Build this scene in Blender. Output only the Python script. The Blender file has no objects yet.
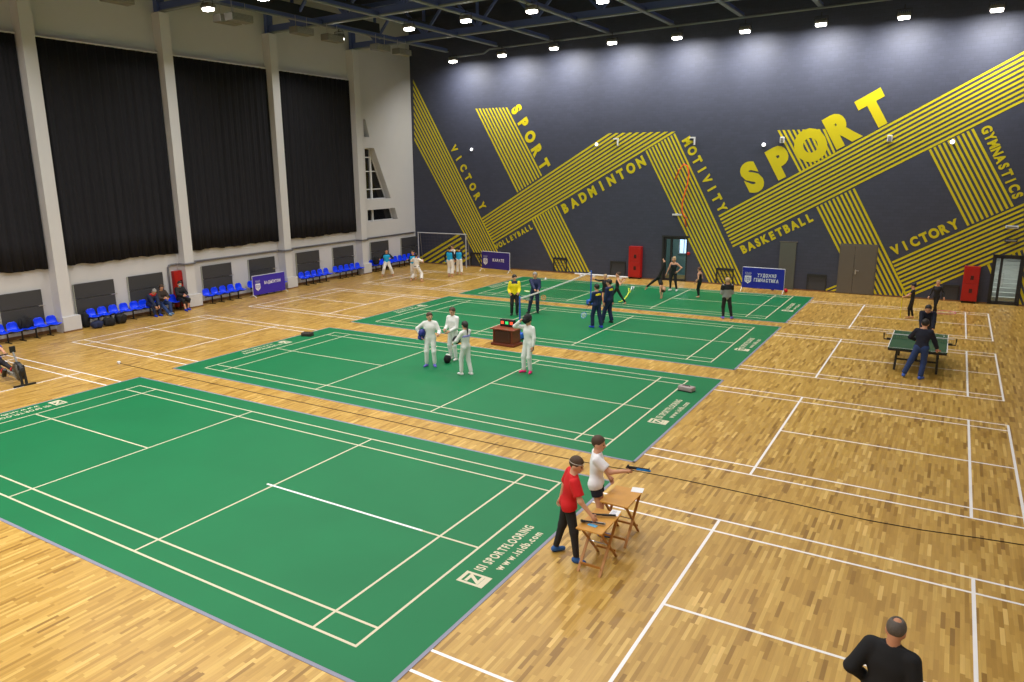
import bpy, bmesh, math, random
import numpy as np
from mathutils import Vector, Matrix
random.seed(7)
SC = bpy.context.scene
COL = SC.collection

# ------------------------------------------------------------------ camera
CAM_F, CAM_YAW, CAM_PITCH, CAM_ROLL = 740.105, 0.56984, -0.22716, -0.01604
CAM = np.array([19.995, -6.385, 6.133]); CX, CY = 512 - 35.0, 341.0
def _rot(a, b, c):
    ca, sa, cb, sb, cc, sc = math.cos(a), math.sin(a), math.cos(b), math.sin(b), math.cos(c), math.sin(c)
    f = np.array([-sa*cb, ca*cb, sb]); r0 = np.array([ca, sa, 0]); u0 = np.cross(r0, f)
    return cc*r0 + sc*u0, -sc*r0 + cc*u0, f
CR, CU, CF = _rot(CAM_YAW, CAM_PITCH, CAM_ROLL)
cam_d = bpy.data.cameras.new('camera'); cam = bpy.data.objects.new('camera', cam_d); COL.objects.link(cam)
m = Matrix.Identity(4)
for i in range(3):
    m[i][0], m[i][1], m[i][2], m[i][3] = CR[i], CU[i], -CF[i], CAM[i]
cam.matrix_world = m
cam_d.sensor_fit = 'HORIZONTAL'; cam_d.sensor_width = 36; cam_d.lens = CAM_F*36/1024; cam_d.shift_x = 35.0/1024
cam_d.clip_end = 300; SC.camera = cam
# survey helpers: a sight line met with a known plane of the hall gives the real place of a thing
def ray(x, y): return CF + (x-CX)/CAM_F*CR - (y-CY)/CAM_F*CU
def fl(x, y, z=0.0):
    d = ray(x, y); t = (z-CAM[2])/d[2]; return CAM + t*d
# wall planes
L0, L1 = np.array([-10.25, 9.5, 0]), np.array([-10.84, 34.15, 0])
LD = (L1-L0)/np.linalg.norm(L1-L0); LN = np.array([LD[1], -LD[0], 0])
B0, B1 = np.array([-10.84, 34.2, 0]), np.array([21.7, 33.0, 0])
BD = (B1-B0)/np.linalg.norm(B1-B0); BN = np.array([BD[1], -BD[0], 0])
def _wall(o, d, n, x, y, off):
    v = ray(x, y); t = ((o+n*off-CAM)@n)/(v@n); P = CAM+t*v
    return float((P-o)@d), float(P[2])
def wl(x, y, off=0.0): return _wall(L0, LD, LN, x, y, off)
def wb(x, y, off=0.0): return _wall(B0, BD, BN, x, y, off)
def LP(s, z, off=0.0): return Vector(L0+LD*s+LN*off+np.array([0, 0, z]))
def BP(s, z, off=0.0): return Vector(B0+BD*s+BN*off+np.array([0, 0, z]))
LANG = math.atan2(LD[1], LD[0]); BANG = math.atan2(BD[1], BD[0])

# --------------------------------------------------------------- materials
def srgb(c):
    return tuple((v/255/12.92 if v/255 <= .04045 else ((v/255+.055)/1.055)**2.4) for v in c)+(1,)
MATS = {}
def mat(name, c=None, rough=.6, metal=0., spec=.5, emit=None, es=0., alpha=None, noise=0, nscale=8, trans=0.):
    if name in MATS: return MATS[name]
    m = bpy.data.materials.new(name); m.use_nodes = True; MATS[name] = m
    nt = m.node_tree; b = nt.nodes['Principled BSDF']
    col = srgb(c) if c else (.8, .8, .8, 1)
    b.inputs['Base Color'].default_value = col
    b.inputs['Roughness'].default_value = rough; b.inputs['Metallic'].default_value = metal
    b.inputs['Specular IOR Level'].default_value = spec
    if trans: b.inputs['Transmission Weight'].default_value = trans
    if emit: b.inputs['Emission Color'].default_value = srgb(emit); b.inputs['Emission Strength'].default_value = es
    # every material is procedural: faint wear through a noise texture
    tc = nt.nodes.new('ShaderNodeTexCoord'); nz = nt.nodes.new('ShaderNodeTexNoise'); nz.inputs['Scale'].default_value = nscale
    nz.inputs['Detail'].default_value = 3
    mx = nt.nodes.new('ShaderNodeMix'); mx.data_type = 'RGBA'; mx.blend_type = 'MULTIPLY'
    mr = nt.nodes.new('ShaderNodeMapRange'); a = noise or .06
    mr.inputs['To Min'].default_value = 1-a; mr.inputs['To Max'].default_value = 1+a
    mx.inputs['Factor'].default_value = 1; mx.inputs['A'].default_value = col
    nt.links.new(tc.outputs['Object'], nz.inputs['Vector']); nt.links.new(nz.outputs['Fac'], mr.inputs['Value'])
    nt.links.new(mr.outputs['Result'], mx.inputs['B']); nt.links.new(mx.outputs['Result'], b.inputs['Base Color'])
    return m
def wood_floor():
    m = bpy.data.materials.new('oak_parquet'); m.use_nodes = True; nt = m.node_tree; L = nt.links; N = nt.nodes
    b = N['Principled BSDF']
    tc = N.new('ShaderNodeTexCoord'); sp = N.new('ShaderNodeSeparateXYZ'); L.new(tc.outputs['Object'], sp.inputs[0])
    def M(op, a, c=None):
        n = N.new('ShaderNodeMath'); n.operation = op
        for i, v in enumerate((a, c)):
            if v is None: continue
            if isinstance(v, (int, float)): n.inputs[i].default_value = v
            else: L.new(v, n.inputs[i])
        return n.outputs[0]
    row = M('FLOOR', M('DIVIDE', sp.outputs['X'], .056))
    wn = N.new('ShaderNodeTexWhiteNoise'); wn.noise_dimensions = '1D'; L.new(row, wn.inputs['W'])
    yy = M('ADD', M('DIVIDE', sp.outputs['Y'], .44), M('MULTIPLY', wn.outputs['Value'], 7.3))
    colm = M('FLOOR', yy)
    cb = N.new('ShaderNodeCombineXYZ'); L.new(row, cb.inputs[0]); L.new(colm, cb.inputs[1])
    w2 = N.new('ShaderNodeTexWhiteNoise'); w2.noise_dimensions = '2D'; L.new(cb.outputs[0], w2.inputs['Vector'])
    rp = N.new('ShaderNodeValToRGB'); L.new(w2.outputs['Value'], rp.inputs[0])
    e = rp.color_ramp.elements
    e[0].position = 0; e[0].color = srgb((142, 104, 42)); e[1].position = 1; e[1].color = srgb((220, 182, 106))
    for p, c in ((.1, (170, 130, 58)), (.45, (186, 146, 70)), (.8, (194, 154, 78)), (.95, (206, 168, 90))):
        q = e.new(p); q.color = srgb(c)
    mp = N.new('ShaderNodeMapping'); L.new(tc.outputs['Object'], mp.inputs[0]); mp.inputs['Scale'].default_value = (30, 2.2, 1)
    nz = N.new('ShaderNodeTexNoise'); nz.inputs['Scale'].default_value = 1; nz.inputs['Detail'].default_value = 5; L.new(mp.outputs[0], nz.inputs['Vector'])
    mr = N.new('ShaderNodeMapRange'); L.new(nz.outputs['Fac'], mr.inputs['Value']); mr.inputs['To Min'].default_value = .82; mr.inputs['To Max'].default_value = 1.16
    mx = N.new('ShaderNodeMix'); mx.data_type = 'RGBA'; mx.blend_type = 'MULTIPLY'; mx.inputs['Factor'].default_value = 1
    L.new(rp.outputs[0], mx.inputs['A']); L.new(mr.outputs[0], mx.inputs['B'])
    n3 = N.new('ShaderNodeTexNoise'); n3.inputs['Scale'].default_value = .45; n3.inputs['Detail'].default_value = 4; L.new(tc.outputs['Object'], n3.inputs['Vector'])
    r3 = N.new('ShaderNodeMapRange'); L.new(n3.outputs['Fac'], r3.inputs['Value']); r3.inputs['To Min'].default_value = .88; r3.inputs['To Max'].default_value = 1.1
    x3 = N.new('ShaderNodeMix'); x3.data_type = 'RGBA'; x3.blend_type = 'MULTIPLY'; x3.inputs['Factor'].default_value = 1; L.new(mx.outputs['Result'], x3.inputs['A']); L.new(r3.outputs[0], x3.inputs['B']); mx = x3
    # thin joints between the strips
    fx = M('FRACT', M('DIVIDE', sp.outputs['X'], .056)); fy = M('FRACT', yy)
    jx = M('GREATER_THAN', M('ABSOLUTE', M('SUBTRACT', fx, .5)), .475); jy = M('GREATER_THAN', M('ABSOLUTE', M('SUBTRACT', fy, .5)), .495)
    jj = M('MAXIMUM', jx, jy)
    m2 = N.new('ShaderNodeMix'); m2.data_type = 'RGBA'; L.new(M('MULTIPLY', jj, .16), m2.inputs['Factor']); L.new(mx.outputs['Result'], m2.inputs['A']); m2.inputs['B'].default_value = srgb((110, 74, 34))
    L.new(m2.outputs['Result'], b.inputs['Base Color'])
    b.inputs['Roughness'].default_value = .33; b.inputs['Specular IOR Level'].default_value = .45
    return m
def brick_wall(name, c, scale, bump=.25, rough=.55):
    m = bpy.data.materials.new(name); m.use_nodes = True; nt = m.node_tree; L = nt.links; N = nt.nodes; b = N['Principled BSDF']
    tc = N.new('ShaderNodeTexCoord'); mp = N.new('ShaderNodeMapping'); L.new(tc.outputs['Object'], mp.inputs[0])
    mp.inputs['Rotation'].default_value = (math.pi/2, 0, 0)
    br = N.new('ShaderNodeTexBrick'); L.new(mp.outputs[0], br.inputs['Vector']); br.inputs['Scale'].default_value = scale
    k = [v for v in srgb(c)[:3]]
    br.inputs['Color1'].default_value = tuple(v*1.08 for v in k)+(1,); br.inputs['Color2'].default_value = tuple(v*.94 for v in k)+(1,)
    br.inputs['Mortar'].default_value = tuple(v*.8 for v in k)+(1,); br.inputs['Mortar Size'].default_value = .012
    bp = N.new('ShaderNodeBump'); bp.inputs['Strength'].default_value = bump; bp.inputs['Distance'].default_value = .01
    L.new(br.outputs['Fac'], bp.inputs['Height']); bp.invert = True; L.new(bp.outputs[0], b.inputs['Normal'])
    L.new(br.outputs['Color'], b.inputs['Base Color']); b.inputs['Roughness'].default_value = rough
    return m
def glass_mat():
    m = bpy.data.materials.new('clear_glass'); m.use_nodes = True; nt = m.node_tree; N = nt.nodes; L = nt.links
    b = N['Principled BSDF']; b.inputs['Base Color'].default_value = (.75, .85, .85, 1); b.inputs['Roughness'].default_value = .03
    b.inputs['Transmission Weight'].default_value = 1; b.inputs['IOR'].default_value = 1.1
    nz = N.new('ShaderNodeTexNoise'); nz.inputs['Scale'].default_value = 2
    mr = N.new('ShaderNodeMapRange'); mr.inputs['To Min'].default_value = .01; mr.inputs['To Max'].default_value = .05
    L.new(nz.outputs['Fac'], mr.inputs['Value']); L.new(mr.outputs[0], b.inputs['Roughness'])
    return m

# ------------------------------------------------------------ mesh builder
class MB:
    def __init__(s): s.v = []; s.f = []; s.mi = []
    def add(s, vs, fs, mi=0):
        b = len(s.v); s.v.extend(tuple(map(float, p)) for p in vs); s.f.extend(tuple(b+i for i in f) for f in fs); s.mi.extend([mi]*len(fs)); return s
    def box(s, c, d, rz=0, M=None, mi=0):
        R = M if M is not None else Matrix.Rotation(rz, 3, 'Z')
        vs = [Vector(c)+R @ Vector((x*d[0]/2, y*d[1]/2, z*d[2]/2)) for x in (-1, 1) for y in (-1, 1) for z in (-1, 1)]
        return s.add(vs, [(0, 1, 3, 2), (4, 6, 7, 5), (0, 4, 5, 1), (2, 3, 7, 6), (0, 2, 6, 4), (1, 5, 7, 3)], mi)
    def rbox(s, c, d, r=.01, rz=0, M=None, mi=0):
        """box with bevelled edges"""
        R = M if M is not None else Matrix.Rotation(rz, 3, 'Z')
        bm = bmesh.new(); bmesh.ops.create_cube(bm, size=1)
        for v in bm.verts: v.co = Vector((v.co.x*d[0], v.co.y*d[1], v.co.z*d[2]))
        bmesh.ops.bevel(bm, geom=bm.edges[:], offset=min(r, .49*min(d)), segments=2, affect='EDGES', profile=.5)
        bm.verts.index_update()
        s.add([Vector(c)+R @ v.co for v in bm.verts], [[v.index for v in f.verts] for f in bm.faces], mi); bm.free(); return s
    def bar(s, a, b, w, h, up=(0, 0, 1), mi=0):
        a, b = Vector(a), Vector(b); d = (b-a); l = d.length; x = d.normalized(); y = Vector(up).cross(x)
        if y.length < 1e-4: y = Vector((1, 0, 0)).cross(x)
        y.normalize(); z = x.cross(y); R = Matrix((x, y, z)).transposed()
        return s.box((a+b)/2, (l, w, h), M=R, mi=mi)
    def tube(s, pts, r, n=8, closed=False, cap=True, mi=0):
        P = [Vector(p) for p in pts]; rs = r if isinstance(r, (list, tuple)) else [r]*len(P)
        vs = []; fs = []; prev = None; k = len(P)
        for i, p in enumerate(P):
            if closed: t = P[(i+1) % k]-P[i-1]
            else: t = (P[min(i+1, k-1)]-P[max(i-1, 0)])
            t = t.normalized() if t.length > 1e-9 else Vector((0, 0, 1))
            if prev is None:
                a = Vector((0, 0, 1)) if abs(t.z) < .9 else Vector((1, 0, 0)); u = a.cross(t).normalized()
            else: u = (prev-t*prev.dot(t)); u = u.normalized() if u.length > 1e-6 else t.orthogonal().normalized()
            prev = u; w = t.cross(u)
            for j in range(n):
                an = 2*math.pi*j/n; vs.append(p+(u*math.cos(an)+w*math.sin(an))*rs[i])
        for i in range(k if closed else k-1):
            i2 = (i+1) % k
            for j in range(n): fs.append((i*n+j, i*n+(j+1) % n, i2*n+(j+1) % n, i2*n+j))
        if cap and not closed: fs.append(tuple(range(n-1, -1, -1))); fs.append(tuple((k-1)*n+j for j in range(n)))
        return s.add(vs, fs, mi)
    def ball(s, c, r, n=12, m=8, M=None, mi=0):
        r = (r, r, r) if isinstance(r, (int, float)) else r; vs = []; fs = []
        for i in range(m+1):
            th = math.pi*i/m
            for j in range(n):
                ph = 2*math.pi*j/n; q = Vector((r[0]*math.sin(th)*math.cos(ph), r[1]*math.sin(th)*math.sin(ph), r[2]*math.cos(th)))
                vs.append(Vector(c)+(M @ q if M is not None else q))
        for i in range(m):
            for j in range(n): fs.append((i*n+j, (i+1)*n+j, (i+1)*n+(j+1) % n, i*n+(j+1) % n))
        return s.add(vs, fs, mi)
    def lathe(s, prof, c=(0, 0, 0), n=20, M=None, mi=0):
        vs = []; fs = []; k = len(prof)
        for r, z in prof:
            for j in range(n):
                a = 2*math.pi*j/n; q = Vector((r*math.cos(a), r*math.sin(a), z)); vs.append(Vector(c)+(M @ q if M is not None else q))
        for i in range(k-1):
            for j in range(n): fs.append((i*n+j, i*n+(j+1) % n, (i+1)*n+(j+1) % n, (i+1)*n+j))
        fs.append(tuple(range(n-1, -1, -1))); fs.append(tuple((k-1)*n+j for j in range(n)))
        return s.add(vs, fs, mi)
    def prism(s, poly, ext, mi=0):
        P = [Vector(p) for p in poly]; e = Vector(ext); k = len(P)
        return s.add(P+[p+e for p in P], [tuple(range(k-1, -1, -1)), tuple(range(k, 2*k))]+[(i, (i+1) % k, k+(i+1) % k, k+i) for i in range(k)], mi)
    def build(s, name, mats, parent=None, smooth=False, label=None, off=None):
        me = bpy.data.meshes.new(name); v = s.v if off is None else [(p[0]-off[0], p[1]-off[1], p[2]-off[2]) for p in s.v]
        me.from_pydata(v, [], s.f); mats = mats if isinstance(mats, (list, tuple)) else [mats]
        for m_ in mats: me.materials.append(m_)
        if len(mats) > 1: me.polygons.foreach_set('material_index', s.mi)
        if smooth: me.polygons.foreach_set('use_smooth', [True]*len(me.polygons))
        me.update()
        o = bpy.data.objects.new(name, me); COL.objects.link(o)
        if parent is not None: o.parent = parent
        if label: o['label'] = label
        if off is not None: o.location = off
        return o
def fix_normals(o):
    bm = bmesh.new(); bm.from_mesh(o.data); bmesh.ops.recalc_face_normals(bm, faces=bm.faces[:]); bm.to_mesh(o.data); bm.free(); return o
def thing(name, label, cat, loc=(0, 0, 0), rz=0, group=None):
    o = bpy.data.objects.new(name, None); COL.objects.link(o); o.location = loc; o.rotation_euler = (0, 0, rz)
    o['label'] = label; o['category'] = cat
    if group: o['group'] = group
    return o
def tag(o, label, cat, group=None):
    o['label'] = label; o['category'] = cat
    if group: o['group'] = group
    return o
def struct(o, label=None):
    o['kind'] = 'structure'; o['category'] = 'structure'
    if label: o['label'] = label
    return o
def copy_tree(o, parent=None):
    c = o.copy(); COL.objects.link(c); c.parent = parent
    for ch in list(o.children): copy_tree(ch, c)
    return c

# glyphs ---------------------------------------------------------------
_G = {}
def glyph(ch, bold=0.0):
    """flat outline of one character: vertices, faces, width, scaled to cap height 1"""
    k = (ch, bold)
    if k in _G: return _G[k]
    cu = bpy.data.curves.new('glyph', 'FONT'); cu.body = ch; cu.size = 1; cu.offset = bold; cu.resolution_u = 4; cu.fill_mode = 'FRONT'
    o = bpy.data.objects.new('glyph', cu); COL.objects.link(o)
    dg = bpy.context.evaluated_depsgraph_get(); me = bpy.data.meshes.new_from_object(o.evaluated_get(dg))
    vs = [(v.co.x, v.co.y) for v in me.vertices]; fs = [tuple(p.vertices) for p in me.polygons]
    bpy.data.objects.remove(o); bpy.data.curves.remove(cu); bpy.data.meshes.remove(me)
    if vs:
        x0 = min(v[0] for v in vs); x1 = max(v[0] for v in vs)
        vs = [((x-(x0+x1)/2)/.73, y/.73) for x, y in vs]; w = (x1-x0)/.73
    else: w = .4
    _G[k] = (vs, fs, w); return _G[k]
def lettering(mb, text, start, xdir, ydir, length, cap, bold=.03, stretch=1.0, prop=False, mi=0):
    """letters spread evenly (or by width) from start along xdir over the given length"""
    start, X, Y = Vector(start), Vector(xdir), Vector(ydir); n = len(text)
    if prop:
        ws = [glyph(c, bold)[2]+.22 if c != ' ' else .5 for c in text]; tot = sum(ws); sc = length/tot; xs = []; a = 0
        for w_ in ws: xs.append((a+w_/2)*sc); a += w_
        sx = sc
    else: xs = [(i+.5)*length/n for i in range(n)]; sx = cap*stretch
    for c, x in zip(text, xs):
        vs, fs, w_ = glyph(c, bold)
        if vs: mb.add([start+X*(x+p[0]*sx)+Y*(p[1]*cap) for p in vs], fs, mi)

# palette
M_FLOOR = wood_floor()
M_WHITE_LINE = mat('white_line_paint', (240, 236, 236), .45, nscale=3)
M_MAT = mat('green_court_vinyl', (7, 110, 63), .5, noise=.14, nscale=.6, spec=.3)
M_MATLINE = mat('cream_line_vinyl', (206, 196, 168), .55)
M_MATEDGE = mat('grey_edge_tape', (132, 132, 150), .5)
M_PLASTER = mat('warm_white_plaster', (200, 199, 200), .8, noise=.03, nscale=1.5)
M_COLUMN = mat('warm_white_column_paint', (206, 205, 206), .7, noise=.03, nscale=1.5)
M_DARKWALL = brick_wall('slate_painted_blockwork', (58, 62, 79), 1.6, .3, .6)
M_YELLOW = mat('mural_yellow_paint', (206, 190, 2), .55, noise=.05, nscale=2)
M_CEIL = mat('black_roof_deck', (24, 30, 48), .85)
M_NAVY = mat('navy_steel_paint', (88, 104, 160), .5, spec=.4)
M_CHORD = mat('grey_steel_with_bounce', (126, 134, 140), .5)  # grey steel, painted lighter than the webs to include floor bounce
M_CURTAIN = mat('charcoal_curtain_cloth', (36, 36, 41), .9, noise=.1, nscale=3, spec=.2)
M_GREYPANEL = mat('charcoal_panel_laminate', (58, 58, 60), .6)
M_BASE = mat('brown_skirting', (120, 84, 52), .6)
M_PIPE = mat('grey_pipe_paint', (104, 104, 108), .5)
M_RED = mat('fire_cabinet_red', (172, 18, 14), .4)
M_BLUESEAT = mat('blue_seat_plastic', (0, 62, 246), .35)
M_BLACK = mat('black_metal', (22, 22, 24), .45)
M_BLACKCLOTH = mat('black_cloth', (22, 22, 26), .85, noise=.2, nscale=20)
M_CHROME = mat('brushed_steel', (190, 190, 192), .3, metal=.9)
M_WHITEMETAL = mat('white_metal_paint', (220, 220, 222), .4)
M_GREYMETAL = mat('grey_metal_housing', (128, 126, 120), .55)
M_DOORGREY = mat('taupe_door_paint', (96, 89, 80), .55)
M_DOORGREEN = mat('grey_green_panel_paint', (88, 90, 82), .55)
M_FRAME = mat('anthracite_frame', (38, 38, 40), .5)
M_GLASS = glass_mat()
M_LAMP = mat('lit_lamp_lens', (255, 255, 255), .3, emit=(255, 250, 240), es=14)
M_PURPLE = mat('violet_banner_cloth', (58, 38, 168), .6)
M_NAVYBAN = mat('dark_violet_banner_cloth', (48, 34, 126), .6)
M_ROYAL = mat('royal_blue_banner_cloth', (22, 36, 160), .6)
M_WHITE = mat('white_print', (236, 236, 240), .6)
M_GREYPRINT = mat('grey_print', (150, 150, 190), .6)
M_WOODTABLE = mat('honey_pine', (206, 148, 62), .45, noise=.15, nscale=6)
M_WOODLEG = mat('stained_pine_leg', (172, 114, 44), .5, noise=.15, nscale=6)
M_MAHOG = mat('mahogany_veneer', (104, 46, 26), .4, noise=.15, nscale=5)
M_MAHOGTOP = mat('mahogany_top', (130, 62, 40), .35, noise=.12, nscale=5)
M_TTGREEN = mat('table_tennis_green', (14, 74, 44), .45)
M_WHITEPAPER = mat('white_paper', (240, 240, 242), .7)
M_BLUE = mat('blue_enamel', (30, 92, 196), .4)
M_RUBBER = mat('black_rubber', (16, 16, 18), .7)

# ================================================================= SETTING
XR, YF, ZC = 23.8, -9.5, 15.6
corner = Vector((-10.84, 34.18, 0))
# floor ---------------------------------------------------------------
mb = MB(); mb.box(((-12+25)/2, (YF+36)/2, -.1), (37, 36-YF, .2)); floor = struct(mb.build('floor', M_FLOOR), 'oak strip parquet sports floor with white painted lines')
lines = MB()
def line(mbx, x0, y0, x1, y1, w=.055, z=.0015, h=.0015):
    if abs(x1-x0) > abs(y1-y0): mbx.box(((x0+x1)/2, (y0+y1)/2, z), (abs(x1-x0)+w, w, h))
    else: mbx.box(((x0+x1)/2, (y0+y1)/2, z), (w, abs(y1-y0)+w, h))
def court(mbx, x0, y0, W, Hh, z=.0015, h=.0015, w=.05, xr=None, sh=(4.72, 8.68)):
    k = W/13.4; q = Hh/6.1
    xa, xb = (0, 13.4) if xr is None else xr
    for y in (0, .46, 5.64, 6.1): line(mbx, x0+xa*k, y0+y*q, x0+xb*k, y0+y*q, w, z, h)
    for x in (0, .76, sh[0], sh[1], 12.64, 13.4):
        if xa-.01 <= x <= xb+.01: line(mbx, x0+x*k, y0, x0+x*k, y0+Hh, w, z+.0004, h)
    if xa < 4.7: line(mbx, x0+xa*k, y0+3.05*q, x0+sh[0]*k, y0+3.05*q, w, z, h)
    if xb > 8.7: line(mbx, x0+sh[1]*k, y0+3.05*q, x0+13.4*k, y0+3.05*q, w, z, h)
ROW = [0, 8.42, 16.92, 25.05]
for y in ROW: court(lines, -7.75, y, 13.92, 6.08, xr=(0, 6.7), sh=(4.5, 8.68))
for y, hh in zip([0, 8.42, 16.68, 24.6], [6.1, 6.06, 5.82, 5.7]): court(lines, 7.7, y, 13.92, hh, xr=(6.6, 13.4), sh=(4.72, 9.01))
lines.build('line_marking', M_WHITE_LINE, floor, label='white painted court lines')

# green court mats ------------------------------------------------------
MATLAB = ['green badminton court mat closest to the two pistol shooters', 'green badminton court mat where the four fencers in white stand',
          'green badminton court mat with the net stretched across it', 'green badminton court mat by the mural wall with the gymnasts in black']
OFFS = [0, 8.431, 16.967, 25.051]
for i, y in enumerate(OFFS):
    t = thing('badminton_mat', MATLAB[i], 'court mat', (6.95, y+3.05, 0), 0, 'green badminton court mats')
    yb, yt = (-.53, 6.66) if i < 3 else (-.5, 6.25)
    b = MB(); b.box((0, (yb+yt)/2-3.05, .004), (15.62, yt-yb, .008)); b.build('court_surface', M_MAT, t)
    e = MB()
    for s_ in (-1, 1):
        e.box((0, (yt if s_ > 0 else yb)-3.05+s_*.03, .003), (15.74, .06, .0075)); e.box((s_*7.84, (yb+yt)/2-3.05, .003), (.06, yt-yb+.12, .0075))
    e.build('edge_tape', M_MATEDGE, t, label='grey tape round the mat edge')
    l = MB(); court(l, -6.95, -3.05, 13.92, 6.1, z=.009, h=.002, w=.042)
    l.build('court_lines', M_MATLINE, t, label='cream lines of a badminton court')
    # maker's print at both ends: boxed emblem and two rows of letters
    pr = MB()
    for sg in (1, -1):
        R = lambda x, y_: Vector((sg*(7.0+x), sg*y_, .0092))
        X = Vector((0, sg, 0)); Y = Vector((-sg, 0, 0))
        lettering(pr, 'ISI SPORTFLOORING', R(.42, -.62), X, Y, 1.75, .17, .03, prop=True)
        lettering(pr, 'www.isidb.com', R(.66, -.45), X, Y, 1.45, .15, .03, prop=True)
        pe = MB(); zz_ = .0094
        for a, b_ in (((.2, -1.02), (.26, -.7)), ((.56, -1.02), (.66, -.7)), ((.2, -1.02), (.66, -.97)), ((.2, -.75), (.66, -.7))):
            p0, p1 = R(*a), R(*b_); zz_ += .0003; pe.box(((p0.x+p1.x)/2, (p0.y+p1.y)/2, zz_), (abs(p0.x-p1.x), abs(p0.y-p1.y), .001))
        lettering(pe, 'Z', R(.54, -.96), X, Y, .22, .24, .04)
        pe.build('printed_emblem', M_MATLINE, t, label='cream boxed emblem')
        pr.build('printed_lettering', M_MATLINE, t, label='two rows of cream letters at the mat end'); pr = MB()

# a stretch of brighter tape on the first mat's centre line
mb = MB(); mb.box((6.95-5.25+9.1, 3.05, .0115), (3.9, .05, .001)); o = mb.build('white_tape', M_WHITE_LINE); o.parent = [q for q in COL.objects if q.name == 'badminton_mat'][0]; o.location = (-6.95, -3.05, 0)
# walls -----------------------------------------------------------------
# wall with the curtains: prism between its inner face and 0.7 m behind it
def slab(P, Q, n, th, z0, z1):
    P, Q = Vector(P), Vector(Q); n = Vector(n)
    return [P+Vector((0, 0, z0)), Q+Vector((0, 0, z0)), Q-n*th+Vector((0, 0, z0)), P-n*th+Vector((0, 0, z0))], Vector((0, 0, z1-z0))
s_front = (YF-L0[1])/LD[1]
s_corner = float((np.array(corner)-L0)@LD)
p, e = slab(LP(s_front, 0), LP(s_corner, 0), LN, .7, -.2, ZC); mb = MB(); mb.prism(p, e)
wall_left = fix_normals(mb.build('wall_left', M_PLASTER)); struct(wall_left, 'warm white plaster wall with curtained bays')
WIN = [[(361.5, 119), (364, 119), (369.5, 137), (362, 137)], [(363, 148), (374, 148), (391, 199), (365, 199)], [(366, 209), (395, 209), (398, 220.5), (367, 220.5)]]
cut = MB(); WP = []
for w in WIN:
    P = [wl(*q) for q in w]
    zt = (P[0][1]+P[1][1])/2; zb = (P[2][1]+P[3][1])/2
    if len(WP) == 0: P = [(19.72, zt), (19.92, zt), (P[2][0], zb), (19.72, zb)]
    else: P = [(19.72, zt), (P[1][0], zt), (P[2][0], zb), (19.72, zb)]
    WP.append(P); cut.prism([LP(s, z, .2) for s, z in P], -Vector(LN)*.72)
co = fix_normals(cut.build('cutter', M_PLASTER))
md = wall_left.modifiers.new('openings', 'BOOLEAN'); md.operation = 'DIFFERENCE'; md.object = co; md.solver = 'EXACT'
dg = bpy.context.evaluated_depsgraph_get(); nm = bpy.data.meshes.new_from_object(wall_left.evaluated_get(dg))
wall_left.modifiers.clear(); wall_left.data = nm; bpy.data.objects.remove(co)
for i, P in enumerate(WP):
    t = bpy.data.objects.new('window_%d' % (i+1), None); COL.objects.link(t); t.location = LP(20.2, P[3][1]); struct(t, 'slanted recessed window opening by the mural wall corner')
    o_ = t.location
    d = -.5
    g = MB(); g.prism([LP(s, z, d) for s, z in P], -Vector(LN)*.02); fix_normals(g.build('pane', mat('night_glass', (14, 15, 18), .08, spec=.6), t, off=None)).data.transform(Matrix.Translation(-o_))
    f = MB()
    zs = {0: [], 1: [5.05, 6.15, 7.0], 2: []}[i]; ss = {0: [], 1: [wl(371, 185, -.44)[0]], 2: [wl(372.3, 215, -.44)[0]]}[i]
    for k in range(4):
        a, b = P[k], P[(k+1) % 4]; f.bar(LP(*a, d+.05), LP(*b, d+.05), .08, .08, up=LN)
    def edge_s(z): # slanted side of the opening at height z
        (sa, za), (sb, zb) = P[1], P[2]; return sa+(sb-sa)*(za-z)/(za-zb)
    for z in zs: f.bar(LP(P[0][0], z, d+.05), LP(edge_s(z), z, d+.05), .06, .06, up=LN)
    for s in ss[:1]:
        zt = P[0][1]
        if s > P[1][0]: zt = P[1][1]-(s-P[1][0])/(P[2][0]-P[1][0])*(P[1][1]-P[2][1])
        f.bar(LP(s, P[3][1], d+.06), LP(s, zt, d+.06), .13, .1, up=LN)
    f.build('window_frame', M_WHITEMETAL, t).data.transform(Matrix.Translation(-o_))
# mural wall with the glazed door openings left free: built from upright panels
zd = 15.6
DOORS = [((664, 237), (686, 283)), ((988, 254.5), (1022, 305))]
op = []
for a, b in DOORS:
    s0, z1 = wb(*a); s1, _ = wb(*b); op.append((s0, s1 if s1 > s0+.8 else s0+1, z1))
a0_, a1_ = wb(991, 280)[0], wb(1021, 280)[0]; op[1] = (a0_, a1_, wb(1007, 256)[1])
mb = MB(); cuts = [-.7, op[0][0], op[0][1], op[1][0], op[1][1], 36]
BT = .35
def wallpiece(s0, s1, z0, z1):
    P, e = slab(BP(s0, 0), BP(s1, 0), BN, BT, z0, z1); mb.prism(P, e)
wallpiece(0, op[0][0], -.2, ZC); wallpiece(op[0][0], op[0][1], op[0][2], ZC); wallpiece(op[0][1], op[1][0], -.2, ZC)
wallpiece(op[1][0], op[1][1], op[1][2], ZC); wallpiece(op[1][1], 35.2, -.2, ZC)
wall_back = struct(fix_normals(mb.build('wall_back', M_DARKWALL)), 'slate painted block wall with a yellow striped mural')
mb = MB(); mb.box((XR+.15, (YF+34)/2, ZC/2), (.3, 34-YF+.6, ZC)); struct(mb.build('wall_right', M_PLASTER))
mb = MB(); mb.box(((-10+XR)/2, YF-.15, ZC/2), (XR+11.5, .3, ZC)); struct(mb.build('wall_front', M_PLASTER))
mb = MB(); mb.box(((-12+XR)/2, (YF+34.5)/2, ZC+.1), (XR+13, 34.5-YF+.5, .2)); struct(mb.build('ceiling', M_CEIL))
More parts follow.
